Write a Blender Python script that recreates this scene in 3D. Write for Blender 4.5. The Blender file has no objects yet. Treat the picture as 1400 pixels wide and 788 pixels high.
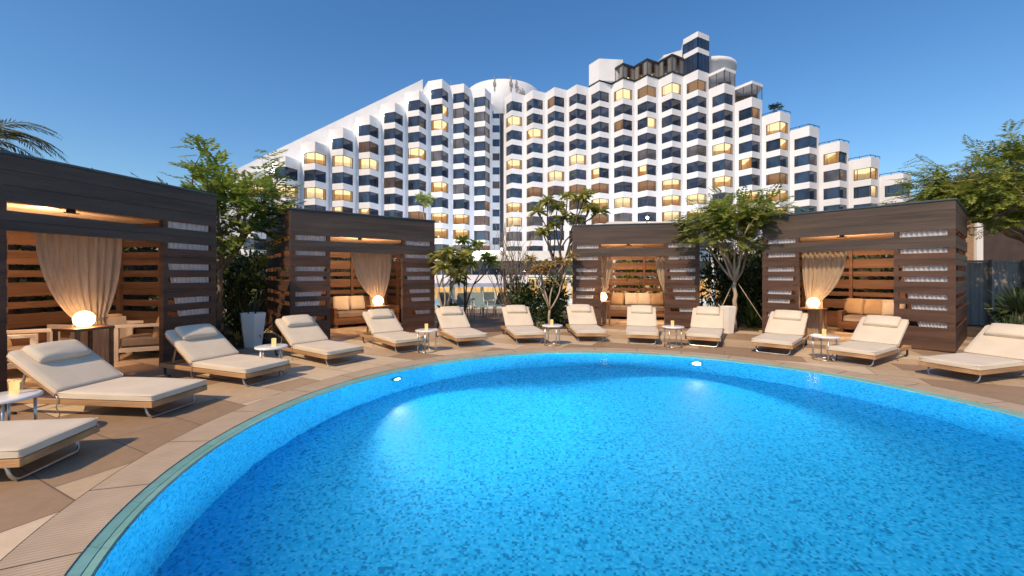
import bpy, bmesh, math, random
from mathutils import Vector, Matrix, noise

PI = math.pi
R_ = math.radians
scene = bpy.context.scene
COL = scene.collection
F, YH, H = 570.0, 375.5, 1.62          # camera calibration (focal in photo pixels, horizon row, eye height)

def G(px, py, z=0.0):
    """ground (or height z) point seen at a photo pixel"""
    d = F * (H - z) / (py - YH)
    return Vector(((px - 700) / F * d, d, z))

def at(px, py, d):
    """point at depth d seen at a photo pixel"""
    return Vector(((px - 700) / F * d, d, H - (py - YH) / F * d))

# ------------------------------------------------------------------ mesh builder
class MB:
    def __init__(s):
        s.v = []; s.f = []; s.m = []; s.sm = []; s.uv = {}
    def quad(s, a, b, c, d, m=0, sm=False):
        n = len(s.v); s.v += [Vector(a), Vector(b), Vector(c), Vector(d)]
        s.f.append((n, n + 1, n + 2, n + 3)); s.m.append(m); s.sm.append(sm)
    def tri(s, a, b, c, m=0):
        n = len(s.v); s.v += [Vector(a), Vector(b), Vector(c)]
        s.f.append((n, n + 1, n + 2)); s.m.append(m); s.sm.append(False)
    def box(s, x0, x1, y0, y1, z0, z1, m=0, M=None):
        n = len(s.v)
        p = [Vector((x, y, z)) for z in (z0, z1) for (x, y) in ((x0, y0), (x1, y0), (x1, y1), (x0, y1))]
        if M is not None: p = [M @ q for q in p]
        s.v += p
        for f in ((0, 3, 2, 1), (4, 5, 6, 7), (0, 1, 5, 4), (1, 2, 6, 5), (2, 3, 7, 6), (3, 0, 4, 7)):
            s.f.append(tuple(n + i for i in f)); s.m.append(m); s.sm.append(False)
    def prism(s, poly, z0, z1, m=0):
        """poly: counter-clockwise plan points"""
        n = len(s.v); k = len(poly)
        s.v += [Vector((p[0], p[1], z0)) for p in poly] + [Vector((p[0], p[1], z1)) for p in poly]
        s.f.append(tuple(n + i for i in reversed(range(k)))); s.f.append(tuple(n + k + i for i in range(k)))
        s.m += [m, m]; s.sm += [False, False]
        for i in range(k):
            j = (i + 1) % k
            s.f.append((n + i, n + j, n + k + j, n + k + i)); s.m.append(m); s.sm.append(False)
    def bar(s, a, b, w, d, m=0, up=(0, 0, 1)):
        """rectangular bar from a to b, w across, d along up-ish"""
        a = Vector(a); b = Vector(b); t = (b - a).normalized(); u = Vector(up)
        x = t.cross(u)
        if x.length < 1e-4: x = t.cross(Vector((0, 1, 0)))
        x.normalize(); y = x.cross(t)
        n = len(s.v)
        for q in (a, b):
            for (i, j) in ((-1, -1), (1, -1), (1, 1), (-1, 1)):
                s.v.append(q + x * (i * w / 2) + y * (j * d / 2))
        for f in ((0, 1, 2, 3), (7, 6, 5, 4), (0, 4, 5, 1), (1, 5, 6, 2), (2, 6, 7, 3), (3, 7, 4, 0)):
            s.f.append(tuple(n + i for i in f)); s.m.append(m); s.sm.append(False)
    def tube(s, pts, rad, seg=8, m=0, closed=False):
        pts = [Vector(p) for p in pts]; k = len(pts)
        rs = rad if isinstance(rad, (list, tuple)) else [rad] * k
        n = len(s.v); prev = None
        for i, p in enumerate(pts):
            if closed: t = (pts[(i + 1) % k] - pts[i - 1])
            else: t = pts[min(i + 1, k - 1)] - pts[max(i - 1, 0)]
            t.normalize()
            if prev is None:
                ref = Vector((0, 0, 1)) if abs(t.z) < .9 else Vector((1, 0, 0))
                x = t.cross(ref).normalized()
            else:
                x = (prev - t * prev.dot(t))
                x = x.normalized() if x.length > 1e-5 else t.orthogonal().normalized()
            prev = x; y = t.cross(x)
            for j in range(seg):
                a = 2 * PI * j / seg
                s.v.append(p + (x * math.cos(a) + y * math.sin(a)) * rs[i])
        rings = k if closed else k - 1
        for i in range(rings):
            i2 = (i + 1) % k
            for j in range(seg):
                j2 = (j + 1) % seg
                s.f.append((n + i * seg + j, n + i * seg + j2, n + i2 * seg + j2, n + i2 * seg + j)); s.m.append(m); s.sm.append(True)
        if not closed:
            s.f.append(tuple(n + j for j in reversed(range(seg)))); s.m.append(m); s.sm.append(False)
            s.f.append(tuple(n + (k - 1) * seg + j for j in range(seg))); s.m.append(m); s.sm.append(False)
    def lathe(s, prof, c=(0, 0, 0), seg=24, m=0, smooth=True, ph=0.0):
        c = Vector(c); n = len(s.v); k = len(prof)
        for (r, z) in prof:
            for j in range(seg):
                a = 2 * PI * j / seg + ph
                s.v.append(c + Vector((r * math.cos(a), r * math.sin(a), z)))
        for i in range(k - 1):
            for j in range(seg):
                j2 = (j + 1) % seg
                s.f.append((n + i * seg + j, n + i * seg + j2, n + (i + 1) * seg + j2, n + (i + 1) * seg + j)); s.m.append(m); s.sm.append(smooth)
        if prof[0][0] > 1e-4: s.f.append(tuple(n + j for j in reversed(range(seg)))); s.m.append(m); s.sm.append(False)
        if prof[-1][0] > 1e-4: s.f.append(tuple(n + (k - 1) * seg + j for j in range(seg))); s.m.append(m); s.sm.append(False)
    def ball(s, c, r, m=0, seg=14, rings=8, sz=1.0):
        s.lathe([(max(1e-5, r * math.sin(PI * i / rings)), -r * sz * math.cos(PI * i / rings)) for i in range(rings + 1)], c, seg, m)
    def cushion(s, L, W, T, M, m=0, p=5.0, nu=14, nv=10, wob=0.010, pipe=None, seed=0, side_h=.34):
        """soft box, L along local y, W along local x, T thick, centred at M's origin"""
        su = [math.sin(PI / 2 * (2 * i / nu - 1)) for i in range(nu + 1)]
        sv = [math.sin(PI / 2 * (2 * j / nv - 1)) for j in range(nv + 1)]
        def sh(t): return (max(0.0, 1 - abs(t) ** p)) ** (1 / p)
        for side in (1, -1):
            n = len(s.v)
            for a in su:
                for b in sv:
                    rc = 1 - 0.035 * (abs(a) ** 6) * (abs(b) ** 6)
                    h = sh(a) * sh(b)
                    z = side * (T * side_h + (T / 2 - T * side_h) * h)
                    w = noise.noise(Vector((a * 2.1 + seed, b * 1.7, side))) * wob * h
                    bulge = side * 0.14 * T * (1 - a * a) * (1 - b * b)
                    s.v.append(M @ Vector((b * W / 2 * rc, a * L / 2 * rc, z + w + bulge)))
            for i in range(nu):
                for j in range(nv):
                    q = (n + i * (nv + 1) + j, n + i * (nv + 1) + j + 1, n + (i + 1) * (nv + 1) + j + 1, n + (i + 1) * (nv + 1) + j)
                    s.f.append(q if side < 0 else q[::-1]); s.m.append(m); s.sm.append(True)
        if side_h > 0:
            ring_ = [(a, -1.0) for a in su] + [(1.0, b) for b in sv[1:]] + [(a, 1.0) for a in reversed(su[:-1])] + [(-1.0, b) for b in reversed(sv[1:-1])]
            n = len(s.v); k = len(ring_)
            for zz in (-1, 0, 1):
                for (a, b) in ring_:
                    rc = 1 - 0.035 * (abs(a) ** 6) * (abs(b) ** 6); o_ = 1.0 + (.006 if zz == 0 else 0)
                    s.v.append(M @ Vector((b * W / 2 * rc * o_, a * L / 2 * rc * o_, zz * T * side_h)))
            for r_ in range(2):
                for i in range(k):
                    j = (i + 1) % k
                    s.f.append((n + r_ * k + j, n + r_ * k + i, n + (r_ + 1) * k + i, n + (r_ + 1) * k + j)); s.m.append(m); s.sm.append(True)
        if pipe is not None:
            for zz in (T * side_h, -T * side_h):
                pts = []
                hx, hy = W / 2 * .992, L / 2 * .995; c = .02
                for (x, y) in ((hx, hy - c), (hx - c, hy), (-hx + c, hy), (-hx, hy - c), (-hx, -hy + c), (-hx + c, -hy), (hx - c, -hy), (hx, -hy + c)):
                    pts.append(M @ Vector((x, y, zz)))
                s.tube(pts, .004, 5, pipe, closed=True)
    def build(s, name, mats, parent=None, loc=None, rz=None):
        me = bpy.data.meshes.new(name)
        me.from_pydata([tuple(v) for v in s.v], [], s.f)
        if not isinstance(mats, (list, tuple)): mats = [mats]
        for mt in mats: me.materials.append(mt)
        me.polygons.foreach_set('material_index', s.m)
        me.polygons.foreach_set('use_smooth', s.sm)
        if s.uv:
            ul = me.uv_layers.new(name='UVMap')
            for pi_, poly in enumerate(me.polygons):
                if pi_ in s.uv:
                    for li, uv in zip(poly.loop_indices, s.uv[pi_]): ul.data[li].uv = uv
        me.update()
        o = bpy.data.objects.new(name, me); COL.objects.link(o)
        if parent is not None: o.parent = parent
        if loc is not None: o.location = loc
        if rz is not None: o.rotation_euler = (0, 0, rz)
        return o

def soften(o, w=.006, seg=2):
    b = o.modifiers.new('Bevel', 'BEVEL'); b.width = w; b.segments = seg; b.limit_method = 'ANGLE'; b.angle_limit = R_(40)
    return o

def thing(name, label, cat, loc=(0, 0, 0), rz=0.0, group=None):
    o = bpy.data.objects.new(name, None); COL.objects.link(o)
    o.empty_display_size = .2
    o.location = loc; o.rotation_euler = (0, 0, rz)
    return tag(o, label, cat, group)

def tag(o, label, cat, group=None):
    o['label'] = label; o['category'] = cat
    if group: o['group'] = group
    return o

def structure(o):
    o['kind'] = 'structure'; return o

def dup(root, loc, rz, label, group=None):
    r = root.copy(); COL.objects.link(r); r.location = loc; r.rotation_euler = (0, 0, rz); r['label'] = label
    if group: r['group'] = group
    for ch in list(root.children):
        c = ch.copy(); COL.objects.link(c); c.parent = r
        for g in ch.children:
            d = g.copy(); COL.objects.link(d); d.parent = c
    return r

# ------------------------------------------------------------------ materials
def mat(name):
    m = bpy.data.materials.new(name); m.use_nodes = True
    nt = m.node_tree; nt.nodes.clear()
    out = nt.nodes.new('ShaderNodeOutputMaterial')
    return m, nt, out

def N(nt, t, **kw):
    n = nt.nodes.new(t)
    for k, v in kw.items(): setattr(n, k, v)
    return n

def ramp(nt, stops, fac=None):
    r = nt.nodes.new('ShaderNodeValToRGB'); cr = r.color_ramp
    while len(cr.elements) < len(stops): cr.elements.new(.5)
    for e, (p, c) in zip(cr.elements, stops): e.position = p; e.color = (*c, 1)
    if fac is not None: nt.links.new(fac, r.inputs[0])
    return r

def pbr(name, stops, scale=8.0, stretch=(1, 1, 1), rough=.6, metal=0.0, bump=0.0, bscale=None, coord='Object', spec=.5, detail=5.0, sheen=0.0):
    m, nt, out = mat(name)
    tc = N(nt, 'ShaderNodeTexCoord'); mp = N(nt, 'ShaderNodeMapping'); mp.inputs['Scale'].default_value = stretch
    nt.links.new(tc.outputs[coord], mp.inputs[0])
    no = N(nt, 'ShaderNodeTexNoise'); no.inputs['Scale'].default_value = scale; no.inputs['Detail'].default_value = detail
    nt.links.new(mp.outputs[0], no.inputs[0])
    if len(stops) == 2: stops = [(.3, stops[0]), (.7, stops[1])]
    else: stops = [(i / (len(stops) - 1) * .5 + .25, c) for i, c in enumerate(stops)]
    r = ramp(nt, stops, no.outputs[0])
    b = N(nt, 'ShaderNodeBsdfPrincipled'); nt.links.new(r.outputs[0], b.inputs['Base Color'])
    b.inputs['Roughness'].default_value = rough; b.inputs['Metallic'].default_value = metal
    b.inputs['Specular IOR Level'].default_value = spec
    if sheen: b.inputs['Sheen Weight'].default_value = sheen
    if bump:
        n2 = N(nt, 'ShaderNodeTexNoise'); n2.inputs['Scale'].default_value = bscale or scale * 4; n2.inputs['Detail'].default_value = 4
        nt.links.new(mp.outputs[0], n2.inputs[0])
        bp = N(nt, 'ShaderNodeBump'); bp.inputs['Strength'].default_value = bump; bp.inputs['Distance'].default_value = .01
        nt.links.new(n2.outputs[0], bp.inputs['Height']); nt.links.new(bp.outputs[0], b.inputs['Normal'])
    nt.links.new(b.outputs[0], out.inputs[0])
    return m

def leafmat(name, dark, mid, light, scale=3.0, trans=.45):
    m, nt, out = mat(name)
    tc = N(nt, 'ShaderNodeTexCoord')
    n1 = N(nt, 'ShaderNodeTexNoise'); n1.inputs['Scale'].default_value = scale; n1.inputs['Detail'].default_value = 6; n1.inputs['Roughness'].default_value = .75
    nt.links.new(tc.outputs['Object'], n1.inputs[0])
    r = ramp(nt, [(.30, dark), (.5, mid), (.68, light)], n1.outputs[0])
    b = N(nt, 'ShaderNodeBsdfPrincipled'); nt.links.new(r.outputs[0], b.inputs['Base Color']); b.inputs['Roughness'].default_value = .45
    b.inputs['Specular IOR Level'].default_value = .35
    t = N(nt, 'ShaderNodeBsdfTranslucent'); nt.links.new(r.outputs[0], t.inputs[0])
    mx = N(nt, 'ShaderNodeMixShader'); mx.inputs[0].default_value = trans
    nt.links.new(b.outputs[0], mx.inputs[1]); nt.links.new(t.outputs[0], mx.inputs[2]); nt.links.new(mx.outputs[0], out.inputs[0])
    return m

def emis(name, col, strength, col2=None, scale=2.0, grad=False):
    m, nt, out = mat(name)
    e = N(nt, 'ShaderNodeEmission'); e.inputs[1].default_value = strength
    if col2:
        tc = N(nt, 'ShaderNodeTexCoord'); n1 = N(nt, 'ShaderNodeTexNoise'); n1.inputs['Scale'].default_value = scale
        nt.links.new(tc.outputs['Object'], n1.inputs[0]); r = ramp(nt, [(.35, col), (.65, col2)], n1.outputs[0])
        nt.links.new(r.outputs[0], e.inputs[0])
    else: e.inputs[0].default_value = (*col, 1)
    if grad:      # rooms are brightest under the ceiling: 3 m storeys
        tc = N(nt, 'ShaderNodeTexCoord'); sx = N(nt, 'ShaderNodeSeparateXYZ'); nt.links.new(tc.outputs['Object'], sx.inputs[0])
        a_ = N(nt, 'ShaderNodeMath', operation='MULTIPLY_ADD'); a_.inputs[1].default_value = 1 / 3.0; a_.inputs[2].default_value = 20 - (37.5 - 1.92) / 3.0; nt.links.new(sx.outputs[2], a_.inputs[0])
        f_ = N(nt, 'ShaderNodeMath', operation='FRACT'); nt.links.new(a_.outputs[0], f_.inputs[0])
        g_ = N(nt, 'ShaderNodeMath', operation='MULTIPLY_ADD'); g_.inputs[1].default_value = 1.45 * strength; g_.inputs[2].default_value = .42 * strength; nt.links.new(f_.outputs[0], g_.inputs[0]); nt.links.new(g_.outputs[0], e.inputs[1])
    nt.links.new(e.outputs[0], out.inputs[0]); return m

def glass(name, tint=(.02, .03, .05), clear=0.0, rough=.02, spec=.5):
    m, nt, out = mat(name)
    b = N(nt, 'ShaderNodeBsdfPrincipled'); b.inputs['Base Color'].default_value = (*tint, 1); b.inputs['Roughness'].default_value = rough
    b.inputs['Specular IOR Level'].default_value = spec
    tc = N(nt, 'ShaderNodeTexCoord'); n1 = N(nt, 'ShaderNodeTexNoise'); n1.inputs['Scale'].default_value = .35
    nt.links.new(tc.outputs['Object'], n1.inputs[0])
    r = ramp(nt, [(.3, tuple(c * .5 for c in tint)), (.7, tuple(min(1, c * 1.8) for c in tint))], n1.outputs[0]); nt.links.new(r.outputs[0], b.inputs['Base Color'])
    if clear:
        t = N(nt, 'ShaderNodeBsdfTransparent'); mx = N(nt, 'ShaderNodeMixShader'); mx.inputs[0].default_value = clear
        nt.links.new(b.outputs[0], mx.inputs[1]); nt.links.new(t.outputs[0], mx.inputs[2]); nt.links.new(mx.outputs[0], out.inputs[0])
    else: nt.links.new(b.outputs[0], out.inputs[0])
    return m

def wood(name, c1, c2, c3, axis='X', scale=1.0, rough=.55):
    st = {'X': (.6, 14, 14), 'Y': (14, .6, 14), 'Z': (14, 14, .6)}[axis]
    m = pbr(name, [c1, c2, c3], 2.2 * scale, st, rough, bump=.35, bscale=6 * scale, spec=.3)
    nt = m.node_tree; b = [n for n in nt.nodes if n.type == 'BSDF_PRINCIPLED'][0]; src = b.inputs['Base Color'].links[0].from_socket
    tc = N(nt, 'ShaderNodeTexCoord'); mp = N(nt, 'ShaderNodeMapping'); mp.inputs['Scale'].default_value = (.35 if axis == 'X' else 1.6, .35 if axis == 'Y' else 1.6, 4.2)
    nt.links.new(tc.outputs['Object'], mp.inputs[0]); n2 = N(nt, 'ShaderNodeTexNoise'); n2.inputs['Scale'].default_value = 1.7; n2.inputs['Detail'].default_value = 3; nt.links.new(mp.outputs[0], n2.inputs[0])
    r2 = ramp(nt, [(.3, (.66, .64, .62)), (.5, (1, 1, 1)), (.7, (1.32, 1.26, 1.18))], n2.outputs[0])
    mx = N(nt, 'ShaderNodeMix', data_type='RGBA', blend_type='MULTIPLY'); mx.inputs['Factor'].default_value = 1
    nt.links.new(src, mx.inputs['A']); nt.links.new(r2.outputs[0], mx.inputs['B']); nt.links.new(mx.outputs['Result'], b.inputs['Base Color'])
    return m

def make_tiles(name, cols, tile, off, rot, groove=(.10, .08, .06), joint=.012, rough=.6, grain=.10):
    """large pavers: per-tile tone + joints + grain"""
    m, nt, out = mat(name)
    tc = N(nt, 'ShaderNodeTexCoord'); mp = N(nt, 'ShaderNodeMapping'); mp.inputs['Rotation'].default_value = (0, 0, rot)
    nt.links.new(tc.outputs['Object'], mp.inputs[0])
    br = N(nt, 'ShaderNodeTexBrick'); br.offset = off; br.squash = 1.0
    br.inputs['Scale'].default_value = 1.0; br.inputs['Brick Width'].default_value = tile[0]; br.inputs['Row Height'].default_value = tile[1]
    br.inputs['Mortar Size'].default_value = joint / 2; br.inputs['Mortar Smooth'].default_value = .1; br.inputs['Bias'].default_value = 0
    br.inputs['Color1'].default_value = (0, 0, 0, 1); br.inputs['Color2'].default_value = (1, 1, 1, 1); br.inputs['Mortar'].default_value = (.5, .5, .5, 1)
    nt.links.new(mp.outputs[0], br.inputs[0])
    r = ramp(nt, [(i / max(1, len(cols) - 1) * .9 + .05, c) for i, c in enumerate(cols)], br.outputs['Color']); r.color_ramp.interpolation = 'CONSTANT' if len(cols) > 2 else 'LINEAR'
    no = N(nt, 'ShaderNodeTexNoise'); no.inputs['Scale'].default_value = 9; no.inputs['Detail'].default_value = 8; no.inputs['Roughness'].default_value = .7
    nt.links.new(tc.outputs['Object'], no.inputs[0])
    big = N(nt, 'ShaderNodeTexNoise'); big.inputs['Scale'].default_value = .7; big.inputs['Detail'].default_value = 4
    nt.links.new(tc.outputs['Object'], big.inputs[0])
    ad = N(nt, 'ShaderNodeMath', operation='ADD'); nt.links.new(no.outputs[0], ad.inputs[0]); nt.links.new(big.outputs[0], ad.inputs[1])
    g = ramp(nt, [(.35, (1 - grain * 2.2,) * 3), (.65, (1 + grain,) * 3)]); 
    mu = N(nt, 'ShaderNodeMath', operation='MULTIPLY'); mu.inputs[1].default_value = .5; nt.links.new(ad.outputs[0], mu.inputs[0]); nt.links.new(mu.outputs[0], g.inputs[0])
    mm = N(nt, 'ShaderNodeMix', data_type='RGBA', blend_type='MULTIPLY'); mm.inputs['Factor'].default_value = 1
    nt.links.new(r.outputs[0], mm.inputs['A']); nt.links.new(g.outputs[0], mm.inputs['B'])
    m2 = N(nt, 'ShaderNodeMix', data_type='RGBA'); nt.links.new(br.outputs['Fac'], m2.inputs['Factor'])
    nt.links.new(mm.outputs['Result'], m2.inputs['A']); m2.inputs['B'].default_value = (*groove, 1)
    b = N(nt, 'ShaderNodeBsdfPrincipled'); nt.links.new(m2.outputs['Result'], b.inputs['Base Color'])
    b.inputs['Roughness'].default_value = rough; b.inputs['Specular IOR Level'].default_value = .3
    iv = N(nt, 'ShaderNodeMath', operation='MULTIPLY_ADD'); iv.inputs[1].default_value = -1; nt.links.new(br.outputs['Fac'], iv.inputs[0])
    sc = N(nt, 'ShaderNodeMath', operation='MULTIPLY'); sc.inputs[1].default_value = .3; nt.links.new(no.outputs[0], sc.inputs[0]); nt.links.new(sc.outputs[0], iv.inputs[2])
    bp = N(nt, 'ShaderNodeBump'); bp.inputs['Strength'].default_value = .35; bp.inputs['Distance'].default_value = .006
    nt.links.new(iv.outputs[0], bp.inputs['Height']); nt.links.new(bp.outputs[0], b.inputs['Normal'])
    nt.links.new(b.outputs[0], out.inputs[0]); return m

POOL = Vector((1.53, 4.39, 0)); PR = 4.36

def make_coping(name):
    """radial ribs around the pool centre + joints between segments"""
    m, nt, out = mat(name)
    uv = N(nt, 'ShaderNodeUVMap'); sx = N(nt, 'ShaderNodeSeparateXYZ'); nt.links.new(uv.outputs[0], sx.inputs[0])
    def saw(mult, width):
        mu = N(nt, 'ShaderNodeMath', operation='MULTIPLY'); mu.inputs[1].default_value = mult; nt.links.new(sx.outputs[0], mu.inputs[0])
        fr = N(nt, 'ShaderNodeMath', operation='FRACT'); nt.links.new(mu.outputs[0], fr.inputs[0])
        lt = N(nt, 'ShaderNodeMath', operation='LESS_THAN'); lt.inputs[1].default_value = width; nt.links.new(fr.outputs[0], lt.inputs[0])
        return lt
    rib = saw(1 / .032, .28); joint = saw(1 / .92, .012)
    tc = N(nt, 'ShaderNodeTexCoord'); no = N(nt, 'ShaderNodeTexNoise'); no.inputs['Scale'].default_value = 5; no.inputs['Detail'].default_value = 8
    nt.links.new(tc.outputs['Object'], no.inputs[0])
    base = ramp(nt, [(.3, (.44, .345, .245)), (.7, (.55, .44, .32))], no.outputs[0])
    a = N(nt, 'ShaderNodeMix', data_type='RGBA'); nt.links.new(rib.outputs[0], a.inputs['Factor']); nt.links.new(base.outputs[0], a.inputs['A']); a.inputs['B'].default_value = (.37, .29, .205, 1)
    c = N(nt, 'ShaderNodeMix', data_type='RGBA'); nt.links.new(joint.outputs[0], c.inputs['Factor']); nt.links.new(a.outputs['Result'], c.inputs['A']); c.inputs['B'].default_value = (.05, .04, .03, 1)
    b = N(nt, 'ShaderNodeBsdfPrincipled'); nt.links.new(c.outputs['Result'], b.inputs['Base Color']); b.inputs['Roughness'].default_value = .5
    bp = N(nt, 'ShaderNodeBump'); bp.inputs['Strength'].default_value = .5; bp.inputs['Distance'].default_value = .005; bp.invert = True
    nt.links.new(rib.outputs[0], bp.inputs['Height']); nt.links.new(bp.outputs[0], b.inputs['Normal'])
    nt.links.new(b.outputs[0], out.inputs[0]); return m

def make_mosaic(name, stops, tile=.022, rough=.25):
    m, nt, out = mat(name)
    uv = N(nt, 'ShaderNodeUVMap')
    sc = N(nt, 'ShaderNodeVectorMath', operation='SCALE'); sc.inputs['Scale'].default_value = 1 / tile; nt.links.new(uv.outputs[0], sc.inputs[0])
    fl = N(nt, 'ShaderNodeVectorMath', operation='FLOOR'); nt.links.new(sc.outputs[0], fl.inputs[0])
    wn = N(nt, 'ShaderNodeTexWhiteNoise', noise_dimensions='3D'); nt.links.new(fl.outputs[0], wn.inputs[0])
    # clumping: neighbouring tiles of the same tone
    n2 = N(nt, 'ShaderNodeTexNoise'); n2.inputs['Scale'].default_value = .45; n2.inputs['Detail'].default_value = 2; nt.links.new(fl.outputs[0], n2.inputs[0])
    mx = N(nt, 'ShaderNodeMath', operation='MULTIPLY_ADD'); mx.inputs[1].default_value = .9; nt.links.new(n2.outputs[0], mx.inputs[0])
    mh = N(nt, 'ShaderNodeMath', operation='MULTIPLY_ADD'); mh.inputs[1].default_value = .75; mh.inputs[2].default_value = -.33; nt.links.new(wn.outputs[0], mh.inputs[0]); nt.links.new(mh.outputs[0], mx.inputs[2])
    r = ramp(nt, stops, mx.outputs[0]); r.color_ramp.interpolation = 'CONSTANT'
    b = N(nt, 'ShaderNodeBsdfPrincipled'); nt.links.new(r.outputs[0], b.inputs['Base Color']); b.inputs['Roughness'].default_value = rough
    nt.links.new(b.outputs[0], out.inputs[0]); return m

def make_water(name):
    m, nt, out = mat(name)
    tc = N(nt, 'ShaderNodeTexCoord')
    n1 = N(nt, 'ShaderNodeTexNoise'); n1.inputs['Scale'].default_value = 2.2; n1.inputs['Detail'].default_value = 3
    nt.links.new(tc.outputs['Object'], n1.inputs[0])
    bp = N(nt, 'ShaderNodeBump'); bp.inputs['Strength'].default_value = .16; bp.inputs['Distance'].default_value = .05
    nt.links.new(n1.outputs[0], bp.inputs['Height'])
    rf = N(nt, 'ShaderNodeBsdfRefraction'); rf.inputs['IOR'].default_value = 1.33; rf.inputs['Roughness'].default_value = 0; rf.inputs[0].default_value = (.74, .98, 1, 1)
    gl = N(nt, 'ShaderNodeBsdfGlossy'); gl.inputs['Roughness'].default_value = .14; gl.inputs[0].default_value = (1, 1, 1, 1)
    fr = N(nt, 'ShaderNodeFresnel'); fr.inputs[0].default_value = 1.33
    mu = N(nt, 'ShaderNodeMath', operation='MULTIPLY'); mu.inputs[1].default_value = WATER_REFL; nt.links.new(fr.outputs[0], mu.inputs[0])
    for n in (rf, gl, fr): nt.links.new(bp.outputs[0], n.inputs['Normal'])
    mx = N(nt, 'ShaderNodeMixShader'); nt.links.new(mu.outputs[0], mx.inputs[0]); nt.links.new(rf.outputs[0], mx.inputs[1]); nt.links.new(gl.outputs[0], mx.inputs[2])
    nt.links.new(mx.outputs[0], out.inputs[0]); return m

WATER_REFL = .06
M = {}
M['deck'] = make_tiles('deck_paving', [(.33, .23, .145), (.51, .39, .26), (.62, .50, .35), (.40, .295, .19)], (1.35, .62), .37, R_(27), groove=(.16, .11, .08))
M['coping'] = make_coping('coping_stone')
M['lip'] = make_tiles('lip_tile', [(.18, .42, .39), (.24, .48, .45)], (.5, .5), .5, 0, groove=(.12, .28, .26), rough=.12, joint=.006)
M['pooltile'] = make_mosaic('pool_mosaic', [(0, (.012, .20, .42)), (.20, (.018, .29, .57)), (.28, (.028, .40, .72)), (.68, (.065, .47, .78))])
M['water'] = make_water('pool_water')
M['cabwood'] = wood('cabana_timber', (.055, .031, .022), (.095, .052, .036), (.068, .039, .027))
M['cab_skytint'] = wood('cabana_timber_sky_tint', (.056, .043, .036), (.080, .061, .050), (.064, .049, .040))  # same timber, the sky's grey light put into the fascia and beam colour
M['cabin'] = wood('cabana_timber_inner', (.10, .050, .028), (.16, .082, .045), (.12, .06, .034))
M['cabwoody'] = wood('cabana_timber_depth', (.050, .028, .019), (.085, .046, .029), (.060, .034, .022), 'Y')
M['cabroof'] = pbr('cabana_roof_trim', [(.05, .07, .08), (.08, .10, .11)], 6, rough=.35, metal=.3)
M['cabceil'] = wood('cabana_ceiling', (.56, .42, .30), (.68, .52, .38), (.6, .46, .33))
M['cushion'] = pbr('beige_canvas', [(.61, .53, .41), (.69, .605, .475)], 3.0, rough=.9, bump=.25, bscale=380, spec=.15, sheen=.2)
M['piping'] = pbr('cushion_piping', [(.62, .55, .44), (.68, .6, .5)], 20, rough=.8)
M['teak'] = wood('teak', (.30, .165, .075), (.44, .26, .125), (.36, .21, .10), 'Y', 1.4, .45)
M['steel'] = pbr('brushed_steel', [(.52, .52, .5), (.62, .61, .58)], 30, rough=.28, metal=1.0)
M['rubber'] = pbr('black_rubber', [(.012, .012, .012), (.02, .02, .02)], 12, rough=.5)
M['marble'] = pbr('white_marble', [(.62, .6, .58), (.8, .79, .77), (.84, .83, .82)], 5, rough=.2, detail=9)
M['wax'] = None
M['sheer'] = None
M['curtain'] = None
M['white'] = pbr('hotel_white_paint', [(.64, .665, .71), (.72, .745, .79)], .35, rough=.65, spec=.3, detail=8)
M['whitewall'] = pbr('white_render', [(.72, .71, .69), (.78, .77, .75)], .8, rough=.7)
M['planter'] = pbr('white_planter', [(.76, .72, .66), (.80, .77, .71)], 4, rough=.4)
M['frame'] = pbr('dark_window_frame', [(.015, .016, .02), (.03, .03, .035)], 8, rough=.4)
M['gl0'] = glass('dark_window_glass', (.018, .03, .06), spec=.65)
M['gl1'] = glass('bluish_window_glass', (.02, .036, .07), spec=.8)
M['gl2'] = glass('brownish_window_glass', (.07, .045, .035))
M['gl3'] = glass('curtained_window_glass', (.085, .085, .095))
M['pane'] = glass('clear_window_glass', (.03, .035, .04), clear=.86)
M['room_wall'] = emis('lit_room_wall', (1.0, .40, .09), .68, (1.0, .66, .28), 1.6, True)
M['room_ceil'] = emis('lit_room_ceiling', (1.0, .78, .42), 1.5)
M['room_wall2'] = emis('amber_room_wall', (.95, .36, .09), .62, (1.0, .58, .24), 1.1, True)
M['room_wall3'] = emis('pale_room_wall', (1.0, .62, .28), .95, (1.0, .80, .48), 1.3, True)
M['room_dimw'] = emis('dim_room_wall', (.75, .36, .17), .42, (.5, .26, .15), .6, True)
M['room_dimc'] = emis('dim_room_ceiling', (.8, .46, .24), .5)
M['room_curt'] = emis('lit_room_curtain', (.85, .42, .12), .55)
M['room_floor'] = emis('lit_room_floor', (.5, .24, .08), .3)
M['leafA'] = leafmat('leaf_green', (.09, .15, .025), (.25, .34, .06), (.46, .52, .12), 1.8)
M['leafB'] = leafmat('leaf_golden', (.09, .14, .025), (.26, .32, .06), (.46, .48, .12), 1.6)
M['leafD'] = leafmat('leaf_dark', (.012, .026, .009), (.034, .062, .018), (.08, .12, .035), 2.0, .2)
M['leafR'] = leafmat('plumeria_leaf', (.18, .22, .045), (.42, .42, .12), (.62, .55, .2), 3.0)
M['leafRed'] = leafmat('plumeria_red_leaf', (.26, .15, .06), (.46, .32, .13), (.50, .42, .16), 4.0)
M['leafS'] = leafmat('strap_leaf', (.016, .034, .012), (.035, .06, .02), (.07, .10, .035), 2.5, .2)
M['leafY'] = leafmat('yucca_leaf', (.035, .06, .03), (.07, .11, .05), (.14, .18, .09), 2.5, .2)
M['leafV'] = leafmat('variegated_leaf', (.10, .14, .04), (.32, .32, .12), (.5, .46, .22), 6, .2)
M['palm'] = leafmat('palm_leaf', (.06, .08, .02), (.13, .14, .04), (.26, .21, .08), 1.4, .25)
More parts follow.
